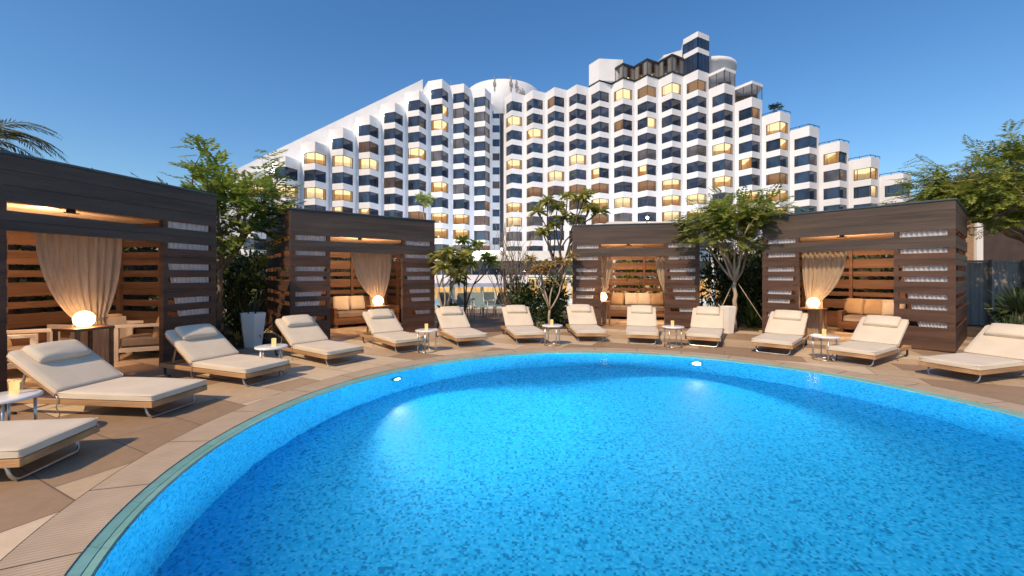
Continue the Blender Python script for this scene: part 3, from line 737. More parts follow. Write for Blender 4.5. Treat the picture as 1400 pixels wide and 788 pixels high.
LNG = [((12.2, 662), (106.6, 617.5), None, 'beige lounger in the bottom left corner, its head cut off by the edge'),
       ((199.4, 574.8), (265.9, 550.2), 60, 'large beige lounger just below the far-left cabana, beside the candle table'),
       ((332.3, 527.9), (385.6, 518.5), 259, 'beige lounger between the far-left cabana corner and the white planter'),
       ((443.9, 501.7), (489.9, 493.5), 401, 'beige lounger in front of the left panel of the second cabana'),
       ((538, 485.5), (579, 476.5), 516, 'beige lounger in front of the round lamp of the second cabana'),
       ((623.3, 476.3), (661.8, 471.8), 613.5, 'beige lounger before the far blue chairs, next to a candle table'),
       ((704.3, 471.8), (742.2, 468.8), 704, 'beige lounger in front of the bare stemmed bush'),
       ((788.3, 468.6), (826, 467), 792.5, 'beige lounger in front of the left panel of the middle cabana'),
       ((857.4, 470.9), (898.3, 470.1), 877, 'beige lounger squarely facing the pool, before the middle cabana opening'),
       ((939, 472.5), (983.6, 474.9), 969, 'beige lounger covering the left half of the white planter under the tree'),
       ((1031.5, 481.5), (1081.8, 486.6), 1079.5, 'beige lounger in front of the left panel of the rightmost cabana'),
       ((1136, 495), (1195, 501), 1210, 'beige lounger in front of the sofa of the rightmost cabana'),
       ((1266, 513), (1342, 525), 1392, 'beige lounger at the far right, below the spiky yucca')]
proto = make_lounger(); first = True
LPOS = []
for (a, b, rot, lab) in LNG:
    A, B = G(*a), G(*b); mid = (A + B) / 2; ab = B - A
    d = Vector((-ab.y, ab.x, 0)).normalized()       # toward the head
    rad = (mid - POOL); rad.z = 0; rad.normalize()
    d = (d * .6 + rad * .4).normalized()
    if rot is not None:
        best = None; a0 = math.atan2(d.y, d.x)
        for k in range(-60, 61):
            a_ = a0 + R_(k * .75); e = Vector((math.cos(a_), math.sin(a_), 0)); q = mid + e * (1.86 - .13)
            err = abs(700 + F * q.x / q.y - rot) + abs(k) * .05
            if best is None or err < best[0]: best = (err, e)
        d = best[1]
    loc = mid - d * .13; rz = math.atan2(d.y, d.x) - PI / 2
    LPOS.append((loc, rz))
    if first: proto.location = loc; proto.rotation_euler = (0, 0, rz); proto['label'] = lab; first = False
    else: dup(proto, loc, rz, lab)

def make_table():
    t = thing('side_table', 'x', 'side table', (0, 0, 0), 0, 'round marble side tables')
    b = MB(); b.lathe([(.0001, .425), (.215, .425), (.235, .432), (.24, .445), (.236, .458), (.22, .463), (.0001, .463)], (0, 0, 0), 32); b.build('table_top', M['marble'], t)
    for k in range(4):
        a = PI / 4 + PI / 2 * k; m_ = MB(); m_.tube([(.185 * math.cos(a), .185 * math.sin(a), .424), (.19 * math.cos(a), .19 * math.sin(a), 0)], .012, 8); m_.build('leg', M['steel'], t)
    b = MB(); b.tube([(.188 * math.cos(2 * PI * k / 28), .188 * math.sin(2 * PI * k / 28), .012) for k in range(28)], .007, 6, 0, True); b.build('foot_ring', M['steel'], t)
    return t
def make_candle():
    t = thing('candle', 'x', 'candle', (0, 0, 0), 0, 'lit table candles')
    b = MB(); b.lathe([(.032, 0), (.034, .004), (.034, .118), (.030, .122), (.02, .112), (.0001, .110)], (0, 0, 0), 20); b.build('wax', M['candle'], t)
    b = MB(); b.tube([(0, 0, .110), (.002, 0, .126)], .002, 5); b.build('wick', M['rubber'], t)
    return t
TBL = [(8, 541, 'cut off by the left edge beside the large lounger'), (371, 473, 'between the white planter and the second cabana lounger'), (583.6, 450.8, 'at the right corner of the second cabana'),
       (755, 444.3, 'between two loungers before the pale branching plumeria'), (920, 446, 'before the right panel of the middle cabana'), (1127.5, 458.8, 'between the two loungers before the rightmost cabana')]
tp = make_table(); cp = make_candle()
for k, (px, py, lab) in enumerate(TBL):
    p = G(px, py, .463); p.z = 0
    l1 = 'round white-topped side table ' + lab
    l2 = 'lit yellow candle on the table ' + lab
    if k == 0:
        tp.location = p; tp['label'] = l1; cp.location = (p.x + .02, p.y + .05, .463); cp['label'] = l2
    else:
        dup(tp, p, k * .4, l1); dup(cp, (p.x + (.04 if k == 1 else -.01), p.y, .463), 0, l2)

def planter(p, r, h, label):
    t = thing('planter', label, 'planter', p, R_(8), 'tall white planters')
    b = MB(); b.lathe([(r * .68, 0), (r, h), (r * .93, h), (r * .9, h - .10), (r * .9 * .4, h - .10)], (0, 0, 0), 6, 0, False); soften(b.build('pot', M['planter'], t), .006)
    b = MB(); b.lathe([(r * .89, h - .09), (r * .5, h - .07), (.001, h - .06)], (0, 0, 0), 6, 0, False); b.build('soil', M['soil'], t)
planter(G(338, 476.5) + Vector((0, .2, 0)), .275, .76, 'tall tapered white planter between the far-left and second cabanas')
planter(G(1000, 456.8) + Vector((0, .2, 0)), .23, .74, 'tall tapered white planter under the umbrella-shaped tree')

# ================================================================== HOTEL
random.seed(5)
HW, PROJ, ST = 2.215, 2.15, 3.0
ZT = 37.5                    # head of the top row of windows
ZB = 4.6
def bay(parent, c, t, n, drop, lit, top_extra=1.75, back=9.0):
    """one triangular bay column with its windows; c = valley line centre, t along, n toward the pool"""
    P = lambda a, b, z: Vector((c.x + t.x * a + n.x * b, c.y + t.y * a + n.y * b, z))
    zt0 = ZT - ST * drop
    plan = [(-HW, 0), (0, PROJ), (HW, 0), (HW, -back), (-HW, -back)]
    pl = [P(a, b, 0) for a, b in plan][::-1]          # ccw seen from above is checked below
    ar = sum(pl[i].x * pl[(i + 1) % 5].y - pl[(i + 1) % 5].x * pl[i].y for i in range(5))
    if ar < 0: pl = pl[::-1]
    mb = MB(); rows = []
    mb.prism(pl, zt0, zt0 + top_extra)
    k = 0; z = zt0
    FR = .225
    A0 = (-HW + HW * FR, PROJ * FR); B0 = (HW - HW * FR, PROJ * FR)
    while z - 1.95 > ZB - 1.2:
        zb = z - 1.90
        rows.append((k, zb, z))
        # piers
        for sgn, V, A in ((1, (-HW, 0), A0), (-1, (HW, 0), B0)):
            din = (.30 * sgn * .7, -.30 * .7)
            q = [P(*V, 0), P(*A, 0), P(A[0] + din[0], A[1] + din[1], 0), P(V[0] + .32 * sgn, -.5, 0), P(V[0] + .32 * sgn, -back, 0), P(V[0], -back, 0)]
            ar2 = sum(q[i].x * q[(i + 1) % 6].y - q[(i + 1) % 6].x * q[i].y for i in range(6))
            if ar2 < 0: q = q[::-1]
            mb.prism(q, zb, z)
        zn = z - ST
        mb.prism(pl, max(zn, ZB - 2), zb)
        z = zn; k += 1
    bo = mb.build('facade_bay', M['white'], parent)
    for (k, zb, zt) in rows:
        state = lit.get(k, '')
        w = MB()   # materials: 0 frame 1 glass 2 wall 3 ceiling 4 curtain 5 floor
        rec = .07
        for sgn in (-1, 1):
            a = (sgn * HW * (1 - FR), PROJ * FR - rec); p = (0, PROJ - rec * 1.4)
            e = lambda s_, z_: P(a[0] + (p[0] - a[0]) * s_, a[1] + (p[1] - a[1]) * s_, z_)
            fm = .07
            w.bar(e(0, zb + fm / 2), e(1, zb + fm / 2), .09, fm); w.bar(e(0, zt - fm / 2), e(1, zt - fm / 2), .09, fm)
            for s_ in (.03, .23, .985): w.bar(e(s_, zb + fm), e(s_, zt - fm), .07, .07, 0, (n.x, n.y, 0))
            q = (e(.0, zb), e(1, zb), e(1, zt), e(0, zt))
            w.quad(*(q if sgn < 0 else (q[1], q[0], q[3], q[2])), 1)
        half = 'l' in state, 'r' in state
        kind = state[0] if state else ''
        if kind in ('Y', 'D'):
            x0, x1 = -HW * .775 + .05, HW * .775 - .05
            if half[0]: x1 = .0
            if half[1]: x0 = .0
            zc, zf = zt - .02, zb + .02; yb = -3.2
            f0 = PROJ * .225 - .15; f1 = PROJ - .35
            def fy(x): return f0 + (f1 - f0) * (1 - abs(x) / (HW * .775))
            xs = [x0, x1] if x0 * x1 >= 0 else [x0, 0, x1]
            w.quad(P(x0, yb, zf), P(x1, yb, zf), P(x1, yb, zc), P(x0, yb, zc), 2)
            for x in (x0, x1): w.quad(P(x, yb, zf), P(x, fy(x), zf), P(x, fy(x), zc), P(x, yb, zc), 2)
            for i in range(len(xs) - 1):
                u, v = xs[i], xs[i + 1]
                w.quad(P(u, yb, zc), P(v, yb, zc), P(v, fy(v), zc), P(u, fy(u), zc), 3)
                w.quad(P(u, yb, zf), P(v, yb, zf), P(v, fy(v), zf), P(u, fy(u), zf), 5)
            # bed head and a lamp-lit band on the back wall, curtain stacks at the sides
            xm = x0 + (x1 - x0) * random.uniform(.3, .7); w.box(0, 0, 0, 0, 0, 0) if False else None
            ww = random.uniform(.4, .8)
            w.quad(P(xm - ww, yb + .03, zf + .0), P(xm + ww, yb + .03, zf), P(xm + ww, yb + .03, zf + .75), P(xm - ww, yb + .03, zf + .75), 5)
            lx = random.uniform(x0 + .3, x1 - .3) if x1 - x0 > .8 else (x0 + x1) / 2
            w.quad(P(lx - .2, yb + .06, zf + .55), P(lx + .2, yb + .06, zf + .55), P(lx + .16, yb + .06, zf + .95), P(lx - .16, yb + .06, zf + .95), 3)
            for x, sg in ((x0, 1), (x1, -1)):
                cw = random.uniform(.12, .42); q0, q1 = x + sg * .02, x + sg * cw
                w.quad(P(q0, fy(q0) - .06, zf), P(q1, fy(q1) - .06, zf), P(q1, fy(q1) - .06, zc), P(q0, fy(q0) - .06, zc), 4)
            # the unlit half of a half-lit window is closed off by a drawn dark blind
            if half[0] or half[1]:
                s2 = 1 if half[0] else -1
                w.quad(P(0, f1 - .02, zf), P(s2 * HW * .765, f0 - .02, zf), P(s2 * HW * .765, f0 - .02, zc), P(0, f1 - .02, zc), 6)
            mats = [M['frame'], M['pane'], M[random.choice(('room_wall', 'room_wall', 'room_wall2', 'room_wall3'))] if kind == 'Y' else M['room_dimw'], M['room_ceil'] if kind == 'Y' else M['room_dimc'], M['room_curt'] if kind == 'Y' else M['room_dimw'], M['room_floor'] if kind == 'Y' else M['room_dimw'], M['gl0']]
        else:
            rr_ = random.random(); g = 'gl1' if kind == 'B' else ('gl2' if kind == 'N' else ('gl0' if rr_ < .62 else 'gl1' if rr_ < .84 else 'gl3'))
            mats = [M['frame'], M[g]]
        w.build('window', mats, bo)
    return bo

tL, nL = Vector((.906, .423, 0)), Vector((.423, -.906, 0))
tR, nR = Vector((.963, -.27, 0)), Vector((-.27, -.963, 0))
hl = thing('hotel_wing', 'white stepped hotel wing climbing to the right under a long sloped roof wall', 'hotel', (0, 0, 0))
L9 = Vector((-5.93, 85.0, 0)) - nL * 1.0
litL = {0: {0: 'Y', 1: 'Y'}, 1: {1: 'Y', 2: 'Y'}, 2: {0: 'Y', 2: 'Y', 4: 'Yl'}, 3: {1: 'Y', 3: 'Y', 4: 'Yl'}, 4: {2: 'Y', 1: 'N', 5: 'Yl'}, 5: {4: 'N'}, 6: {3: 'Y', 7: 'D', 9: 'Y'},
        7: {1: 'Yr', 2: 'Y', 6: 'Y', 8: 'Y', 9: 'Y'}, 8: {8: 'Y', 9: 'Y'}, 9: {7: 'Dr', 8: 'N', 10: 'D'}}
LC = {}
for i in range(0, 10):
    c = L9 - tL * (4.42 * (9 - i)); LC[i] = c
    bay(hl, c, tL, nL, max(0, 7 - i), litL.get(i, {}))
# sloping wall behind the terraces
mb = MB()
pa = lambda i, off, z: Vector((L9.x - tL.x * (4.42 * (9 - i)) + nL.x * off, L9.y - tL.y * (4.42 * (9 - i)) + nL.y * off, z))
zr = lambda i: ZT + 1.75 - 3.0 * (6.75 - i) + 2.9
a, b = -1.6, 6.48
for off0, off1 in ((-4.0, -4.6),):
    p = [pa(a, off0, -3), pa(b, off0, -3), pa(b, off0, zr(b)), pa(a, off0, zr(a))]
    q = [pa(a, off1, -3), pa(b, off1, -3), pa(b, off1, zr(b)), pa(a, off1, zr(a))]
    mb.quad(p[0], p[1], p[2], p[3]); mb.quad(q[1], q[0], q[3], q[2]); mb.quad(p[3], p[2], q[2], q[3]); mb.quad(p[1], q[1], q[2], p[2]); mb.quad(p[0], p[3], q[3], q[0])
mb.build('sloped_wall', M['white'], hl)
for i in range(0, 7):     # lit bulkhead lamps on the terraces
    p = pa(i + .5, -.15, ZT + 1.75 - 3.0 * (7 - i) + .75)
    t = thing('wall_lamp', 'small lit wall lamp on the stepped hotel terraces', 'wall lamp', p, 0, 'terrace lamps on the hotel')
    b_ = MB(); b_.ball((0, 0, 0), .16, 0, 10, 6); b_.build('bulb', M['spotglow'], t)
    b_ = MB(); b_.box(-.10, .10, .0, .25, -.26, -.14); b_.build('bracket', M['white'], t)
    l = bpy.data.lights.new('terrace_light', 'POINT'); l.energy = 260; l.color = (1, .88, .70); l.shadow_soft_size = .16
    lo = bpy.data.objects.new('terrace_light', l); COL.objects.link(lo); lo.location = p + nL * .4 + Vector((0, 0, .2))
# drum on the roof with aerials
drum = Vector((-2.1, 97.5, 0)); mb = MB(); mb.lathe([(8.6, 36), (8.6, 43.2), (8.3, 43.5), (.01, 44.1)], drum, 64, 0, True)
dr = mb.build('roof_drum', M['white'], hl)
for k, (a, h) in enumerate(((-101, 3.0), (-78, 3.2), (-70, 2.6), (-64, 1.9), (-60, 2.2), (-57, 1.6))):
    ax = Vector((drum.x + 8.75 * math.cos(R_(a)), drum.y + 8.75 * math.sin(R_(a)), 0)); z0 = 40.8 - (k > 2) * 1.2
    b_ = MB(); b_.bar(ax + Vector((0, 0, z0)), ax + Vector((0, 0, z0 + h)), .16, .16); b_.box(ax.x - .28, ax.x + .28, ax.y - .1, ax.y + .1, z0 + h * .35, z0 + h * .62); b_.build('aerial', M['fence'], dr)
for k_ in range(5):
    q = pa(7 + k_ * .35, -2.5, ZT + 1.75); b_ = MB(); b_.bar(q, q + Vector((0, 0, 1.1 + .5 * (k_ % 3))), .10, .10); b_.bar(q + Vector((-.4, 0, .9)), q + Vector((.4, 0, .9)), .06, .06); b_.build('aerial', M['fence'], hl)
# recessed stair core between the wings
cw = thing('stair_core', 'narrow recessed white stair tower with small dark windows between the two hotel wings', 'stair tower', (0, 0, 0))
R1 = Vector((.3, 87.2, 0)) - nR * 1.0
sl = L9 + tL * HW; sr = R1 - tR * HW
mb = MB(); y = max(sl.y, sr.y) + .4
mb.box(sl.x - .4, sr.x + .4, y, y + 6, ZB, ZT + 1.2); mb.build('core_wall', M['white'], cw)
mb = MB(); mb.box(sr.x - 1.0, sr.x - .25, y - .12, y - .003, ZB, ZT + .2); mb.build('dark_strip', M['frame'], cw)
for k in range(11):
    z = ZT - 1.0 - 3 * k; b_ = MB(); b_.box(sl.x + .2, sr.x - 1.1, y - .05, y - .003, z - 1.5, z); b_.build('window', [M['gl2'] if k in (3, 5) else M['gl0']], cw)

hr = thing('hotel_wing', 'white hotel wing with a black glazed penthouse and steps descending to the right', 'hotel', (0, 0, 0))
litR = {1: {0: 'B', 1: 'Y', 2: 'B', 3: 'B', 4: 'Y', 5: 'B', 6: 'B', 7: 'Y', 8: 'Y'}, 2: {0: 'B', 1: 'B', 2: 'Y', 3: 'B', 4: 'B', 5: 'B', 6: 'D', 7: 'B'}, 3: {0: 'Dl', 1: 'B', 2: 'B', 3: 'B', 4: 'B', 5: 'Y', 6: 'N', 7: 'B'},
        4: {0: 'B', 2: 'B', 3: 'B', 4: 'Y', 5: 'B', 6: 'D', 7: 'N'}, 5: {0: 'B', 1: 'B', 2: 'B', 3: 'B', 4: 'B', 5: 'Yl', 6: 'D', 7: 'Y', 8: 'D'}, 6: {0: 'Y', 2: 'Dl', 7: 'Y'}, 7: {0: 'D', 2: 'Yr', 5: 'Yl', 6: 'D'},
        8: {0: 'Y', 6: 'Y', 7: 'Y', 8: 'Y'}, 9: {0: 'D', 7: 'Y', 8: 'Y'}, 10: {0: 'B', 3: 'Y', 5: 'Y', 7: 'Y'}, 11: {0: 'Dr', 3: 'Yl', 5: 'Y', 6: 'Y'}, 12: {0: 'Y', 1: 'Yr', 3: 'D', 4: 'Y', 5: 'Y'}, 13: {2: 'B'}, 14: {0: 'Yl'}, 15: {0: 'Y', 1: 'Yr'}, 16: {0: 'B'}}
RC = {}
for i in range(1, 17):
    c = R1 + tR * (4.43 * (i - 1)); RC[i] = c
    bay(hr, c, tR, nR, max(0, i - 9), litR.get(i, {}))
ZP = ZT + 1.75
def rp(i, a, b, z):
    c = RC[i]; return Vector((c.x + tR.x * a + nR.x * b, c.y + tR.y * a + nR.y * b, z))
def ccw(q):
    k = len(q); ar = sum(q[i].x * q[(i + 1) % k].y - q[(i + 1) % k].x * q[i].y for i in range(k))
    return q if ar > 0 else q[::-1]
# plain white lift box over bay 5
mb = MB(); mb.prism(ccw([rp(5, -HW, -.05, 0), rp(5, -.1, PROJ - .2, 0), rp(5, HW * 2, .2, 0), rp(5, HW * 2.2, -7, 0), rp(5, -HW, -7, 0)]), ZP + .35, ZP + 4.6); mb.build('lift_box', M['white'], hr)
mb = MB(); mb.prism(ccw([rp(5, -HW, .05, 0), rp(5, 0, PROJ - .05, 0), rp(5, HW, .05, 0), rp(5, HW, -7, 0), rp(5, -HW, -7, 0)]), ZP + .001, ZP + .349); mb.build('roof_band', M['frame'], hr)
# zig-zag glazed penthouse over bays 6 to 8
for i in (6, 7, 8):
    mb = MB()
    top = ZP + 2.9 + .25 * (i - 6)
    edge = [(-HW, 0), (0, PROJ), (HW, 0)]
    for j in range(2):
        a, b_ = edge[j], edge[j + 1]
        e = lambda s_, z_: rp(i, a[0] + (b_[0] - a[0]) * s_, a[1] + (b_[1] - a[1]) * s_, z_)
        mb.bar(e(0, ZP + .15), e(1, ZP + .15), .2, .29); mb.bar(e(0, top - .15), e(1, top - .15), .3, .3)
        for s_ in (.02, .34, .66, .98): mb.bar(e(s_, ZP + .3), e(s_, top - .3), .12, .12, 0, (nR.x, nR.y, 0))
        for s_ in (.17, .85): mb.quad(e(s_ - .13, ZP + .3), e(s_ + .13, ZP + .3), e(s_ + .13, top - .3), e(s_ - .13, top - .3), 2)
        mb.quad(e(0, ZP + .3), e(1, ZP + .3), e(1, top - .3), e(0, top - .3), 1)
    mb.prism(ccw([rp(i, -HW, .02, 0), rp(i, 0, PROJ + .05, 0), rp(i, HW, .02, 0), rp(i, HW, -6, 0), rp(i, -HW, -6, 0)]), top, top + .15)
    mb.quad(rp(i, -HW, -4, ZP), rp(i, HW, -4, ZP), rp(i, HW, -4, top), rp(i, -HW, -4, top), 3)
    mb.ball(rp(i, .9, -.5, ZP + 1.1), .22, 4, 10, 6); mb.ball(rp(i, -.9, -.5, ZP + 1.0), .18, 4, 10, 6)
    mb.build('penthouse', [M['frame'], M['pane'], M['fence'], M['room_dimw'], M['room_ceil']], hr)
# corner tower over bay 9 with two glass bands
def tri_level(name, i, z0, z1, mt, grow=0.0, back=8.0):
    mb = MB(); g = grow
    mb.prism(ccw([rp(i, -HW - g * .3, g * .5, 0), rp(i, 0, PROJ + g, 0), rp(i, HW + g * .3, g * .5, 0), rp(i, HW + g * .3, -back, 0), rp(i, -HW - g * .3, -back, 0)]), z0, z1); return mb.build(name, mt, hr)
tri_level('tower_glass', 9, ZP + .1, ZP + 3.2, M['gl0'], -.05); tri_level('roof_band', 9, ZP + .001, ZP + .099, M['frame'], .02)
tri_level('tower_band', 9, ZP + 3.2, ZP + 4.1, M['white'], .05); tri_level('tower_glass', 9, ZP + 4.1, ZP + 6.0, M['gl1'], -.05); tri_level('tower_parapet', 9, ZP + 6.0, ZP + 7.0, M['white'], .08)
mb = MB(); mb.prism(ccw([rp(8, -1.2, -2.2, 0), rp(8, HW - .08, -1.0, 0), rp(8, HW - .08, -8, 0), rp(8, -3.5, -8, 0)]), ZP + .2, ZP + 5.6); mb.build('plant_room', M['white'], hr)
# mullions on the tower glass
mb = MB()
for z0, z1 in ((ZP + .1, ZP + 3.2), (ZP + 4.1, ZP + 6.0)):
    for s_ in (0, .33, .66, 1):
        for sg in (-1, 1):
            p = rp(9, sg * HW * (1 - s_), PROJ * s_ - .02, z0); mb.bar(p, p + Vector((0, 0, z1 - z0)), .1, .1)
mb.build('mullion', M['frame'], hr)
# curved roof behind the tower
mb = MB(); mb.lathe([(5.2, ZP - 3), (5.2, ZP + 3.4), (5.6, ZP + 3.5), (5.6, ZP + 4.3), (.01, ZP + 4.6)], rp(9, 3.6, -8.0, 0) * Vector((1, 1, 0)) if False else Vector((rp(9, 3.0, -8.0, 0).x, rp(9, 3.0, -8.0, 0).y, 0)), 48); mb.build('round_roof', M['white'], hr)
# glazed roof terraces on the first two steps, railings on the others
for i in (10, 11):
    z0 = ZT - ST * (i - 9) + 1.75; mb = MB(); top = z0 + 2.3
    edge = [(-HW, 0), (0, PROJ), (HW, 0)]
    for j in range(2):
        a, b_ = edge[j], edge[j + 1]
        e = lambda s_, z_: rp(i, a[0] + (b_[0] - a[0]) * s_, a[1] + (b_[1] - a[1]) * s_, z_)
        for s_ in (.02, .5, .98): mb.bar(e(s_, z0), e(s_, top), .1, .1, 0, (nR.x, nR.y, 0))
        mb.quad(e(0, z0), e(1, z0), e(1, top), e(0, top), 1)
    mb.prism(ccw([rp(i, -HW, .1, 0), rp(i, 0, PROJ + .15, 0), rp(i, HW + .1, .1, 0), rp(i, HW + .1, -5, 0), rp(i, -HW, -5, 0)]), top, top + .5, 2)
    mb.quad(rp(i, -HW, -3, z0), rp(i, HW, -3, z0), rp(i, HW, -3, top), rp(i, -HW, -3, top), 3)
    mb.build('roof_terrace', [M['frame'], M['pane'], M['white'], M['taupe']], hr)
for i in range(12, 17):
    z0 = ZT - ST * (i - 9) + 1.75; mb = MB(); pts = [rp(i, -HW, .1, z0 + .32), rp(i, 0, PROJ - .15, z0 + .32), rp(i, HW, .1, z0 + .32)]
    mb.bar(pts[0], pts[1], .09, .09); mb.bar(pts[1], pts[2], .09, .09)
    for p in pts + [(pts[0] + pts[1]) / 2, (pts[1] + pts[2]) / 2]: mb.bar(p - Vector((0, 0, .33)), p, .06, .06)
    mb.build('railing', M['frame'], hr)
    mb = MB(); mb.prism(ccw([rp(i, HW * .2, -3, 0), rp(i, HW + .6, -3, 0), rp(i, HW + .6, -8, 0), rp(i, HW * .2, -8, 0)]), z0 - 4, z0 - .3); mb.build('terrace_wall', M['white'], hr)

# ================================================================== RESTAURANT PODIUM
pod = thing('restaurant_building', 'low white restaurant building with pale awning and warm curtains below the hotel', 'restaurant', (0, 64, 0))
def pb(name, boxes, mt):
    mb = MB()
    for b_ in boxes: mb.box(*b_)
    return mb.build(name, mt, pod)
pb('parapet', [(-30, 44, 1, 1.4, 3.75, 5.3)], M['whitewall']); pb('roof', [(-30, 44, 1.401, 30, 4.2, 4.55)], M['whitewall'])
pb('upper_glass', [(-29, 43, 1.8, 2.0, 1.55, 3.749)], M['gl0'])
for k in range(29): pb('mullion', [(-28 + 2.4 * k, -27.88 + 2.4 * k, 1.7, 1.799, 1.55, 3.749)], M['fence'])
pb('floor_slab', [(-30, 44, 1.2, 8, 1.2, 1.549)], M['whitewall'])
for k in range(15): x = -28 + 4.6 * k; pb('column', [(x, x + .5, 2.0, 2.5, -2.7, 1.199)], M['whitewall'])
pb('ceiling', [(-30, 44, 2.6, 9, .9, 1.0)], M['room_ceil'])
pb('back_wall', [(-30, 44, 8.5, 8.8, -2.7, .89)], M['room_wall'])
for k in range(20):
    mb = MB(); x0 = -27 + k * 3.4; w_ = .9 + .5 * ((k * 7) % 3)
    pts = [(x0 + w_ * i / 12, 3.0 + .12 * math.sin(i * 2.1)) for i in range(13)]
    for i in range(12): mb.quad((*pts[i], -2.6), (*pts[i + 1], -2.6), (*pts[i + 1], .88), (*pts[i], .88), 0, True)
    mb.build('curtain', M['lampcurtain'], pod)
pb('dwarf_wall', [(-24, -8.5, -1.0, -.6, -2.7, -2.05), (-5.5, 30, -1.0, -.6, -2.7, -2.05)], M['whitewall'])
mb = MB(); aw = [(-13.5, -.2)]
mb.quad((-14, -3.2, .35), (2.5, -3.2, .35), (2.5, .98, 1.35), (-14, .98, 1.35), 0); mb.quad((-14, -3.2, -.2), (2.5, -3.2, -.2), (2.5, -3.2, .35), (-14, -3.2, .35), 1)
mb.build('awning', [M['awning'], M['valance']], pod)
pb('pavilion_roof', [(13.5, 29, -6, 0, 8.6, 9.0)], M['whitewall']); pb('pavilion_wall', [(14.5, 28, -5, -1, 5.4, 8.599)], M['gl0']); [pb('pavilion_post', [(x, x + .3, -5.6, -5.3, -2.7, 8.599)], M['whitewall']) for x in (14.2, 28)]
for (px, py, d, lab) in ((885, 298, 57.8, 'bright floodlight on the flat pavilion roof below the white hotel'), (686, 341, 63.5, 'bright lamp on the restaurant parapet behind the bare stemmed bush')):
    p = at(px, py, d)
    t = thing('floodlight', lab, 'floodlight', p)
    b_ = MB(); b_.lathe([(.0001, -.12), (.18, -.10), (.20, 0), (.16, .06), (.0001, .08)], (0, 0, 0), 16); b_.v = [Matrix.Rotation(PI / 2, 4, 'X') @ v for v in b_.v]; b_.build('lens', M['spotglow'], t)
    b_ = MB(); b_.bar((0, .2, -.9), (0, .2, 0), .1, .1); b_.build('bracket', M['frame'], t)
    l = bpy.data.lights.new('flood_beam', 'SPOT'); l.energy = 13000; l.color = (.95, .97, 1.0); l.spot_size = R_(150); l.spot_blend = .6; l.shadow_soft_size = .4
    lo = bpy.data.objects.new('flood_beam', l); COL.objects.link(lo); lo.location = p + Vector((0, .5, .6))
    lo.rotation_euler = (Vector((-26 if px < 700 else 22, 76, 24)) - p).to_track_quat('-Z', 'Y').to_euler()

# ------------------------------------------------------------------ outdoor chairs on the far deck
def make_chair():
    t = thing('outdoor_chair', 'pale blue-grey outdoor chair at the end of the deck between the middle cabanas', 'chair', (0, 0, 0), 0, 'blue-grey chairs at the far end of the deck')
    for sx in (-1, 1):
        b = MB(); b.tube([(sx * .26, -.28, 0), (sx * .26, -.25, .62), (sx * .26, .20, .64)], .016, 6); b.build('leg', M['chairframe'], t)
        b = MB(); b.tube([(sx * .24, .36, 0), (sx * .24, .10, .42), (sx * .24, .30, .95)], .016, 6); b.build('leg', M['chairframe'], t)
    b = MB(); b.box(-.24, .24, -.26, .16, .40, .425); b.build('seat', M['sling'], t)
    b = MB(); b.bar((0, .13, .46), (0, .29, .93), .46, .02, 0, (0, -1, .3)); b.build('backrest', M['sling'], t)
    return t
ch = make_chair(); random.seed(12)
CH = [(612, 432, 170), (632, 434, 200), (648, 431, 150), (655, 434.5, 20), (667, 431, 190), (679, 432.5, 230), (625, 429, 90), (690, 430, 240)]
for k, (px, py, a) in enumerate(CH):
    p = G(px, py)
    if k == 0: ch.location = p; ch.rotation_euler = (0, 0, R_(a))
    else: dup(ch, p, R_(a), ch['label'])

# ------------------------------------------------------------------ neighbouring house and fence on the right
hs = thing('neighbour_house', 'brown roofed house with a brick pillar behind the rightmost cabana', 'house', (0, 0, 0))
def hp(px, py, d): return at(px, py, d)
mb = MB(); a = hp(1232, 289, 24); b_ = hp(1330, 247, 24); c_ = hp(1470, 247, 26)
th = Vector((0, 0, .45)); dp = Vector((8, 8, -.6))
for q in ((a, b_), (b_, c_)):
    u, v = q; mb.quad(u, v, v + th, u + th); mb.quad(u + th, v + th, v + th + dp, u + th + dp); mb.quad(v, u, u + dp, v + dp)
mb.build('roof', M['fascia'], hs)
mb = MB(); p = hp(1342, 300, 24.4); mb.box(p.x, p.x + 7, p.y, p.y + 6, -2.7, p.z + 1.2); mb.build('wall', M['fascia'], hs)
mb = MB(); p = hp(1318, 300, 23.6); mb.box(p.x - .1, p.x + .55, p.y, p.y + .6, 0, p.z + .9); mb.build('pillar', M['brick'], hs)
mb = MB(); p2 = hp(1337, 300, 23.5); mb.box(p2.x - .05, p2.x + .3, p2.y, p2.y + .5, 0, p.z + .9); mb.build('post', M['whitewall'], hs)
fe = thing('metal_fence', 'grey corrugated metal fence behind the spiky yucca at the right', 'fence', (0, 0, 0))
f0 = hp(1300, 360, 13.5); f1 = hp(1480, 352, 13.0); f0.z = 0; f1.z = 0
mb = MB(); n_ = 60; dd = (f1 - f0); nn = Vector((-dd.y, dd.x, 0)).normalized()
prof = [f0 + dd * (i / n_) + nn * (.03 if i % 4 in (0, 1) else 0) for i in range(n_ + 1)]
for i in range(n_): mb.quad(prof[i], prof[i + 1], prof[i + 1] + Vector((0, 0, 2.0)), prof[i] + Vector((0, 0, 2.0)))
mb.build('panel', M['fence'], fe)
mb = MB(); mb.bar(f0 + Vector((0, 0, 2.04)), f1 + Vector((0, 0, 2.04)), .08, .07); mb.build('top_rail', M['fence'], fe)
for k in range(4):
    q = f0 + dd * ((k + .2) / 4) - nn * .08; mb = MB(); mb.box(q.x - .04, q.x + .04, q.y - .04, q.y + .04, 0, 2.1); mb.build('post', M['fence'], fe)

# ================================================================== PLANTS
def rv(r=1.0):
    while True:
        v = Vector((random.uniform(-1, 1), random.uniform(-1, 1), random.uniform(-1, 1)))
        if .05 < v.length < 1: return v.normalized() * r

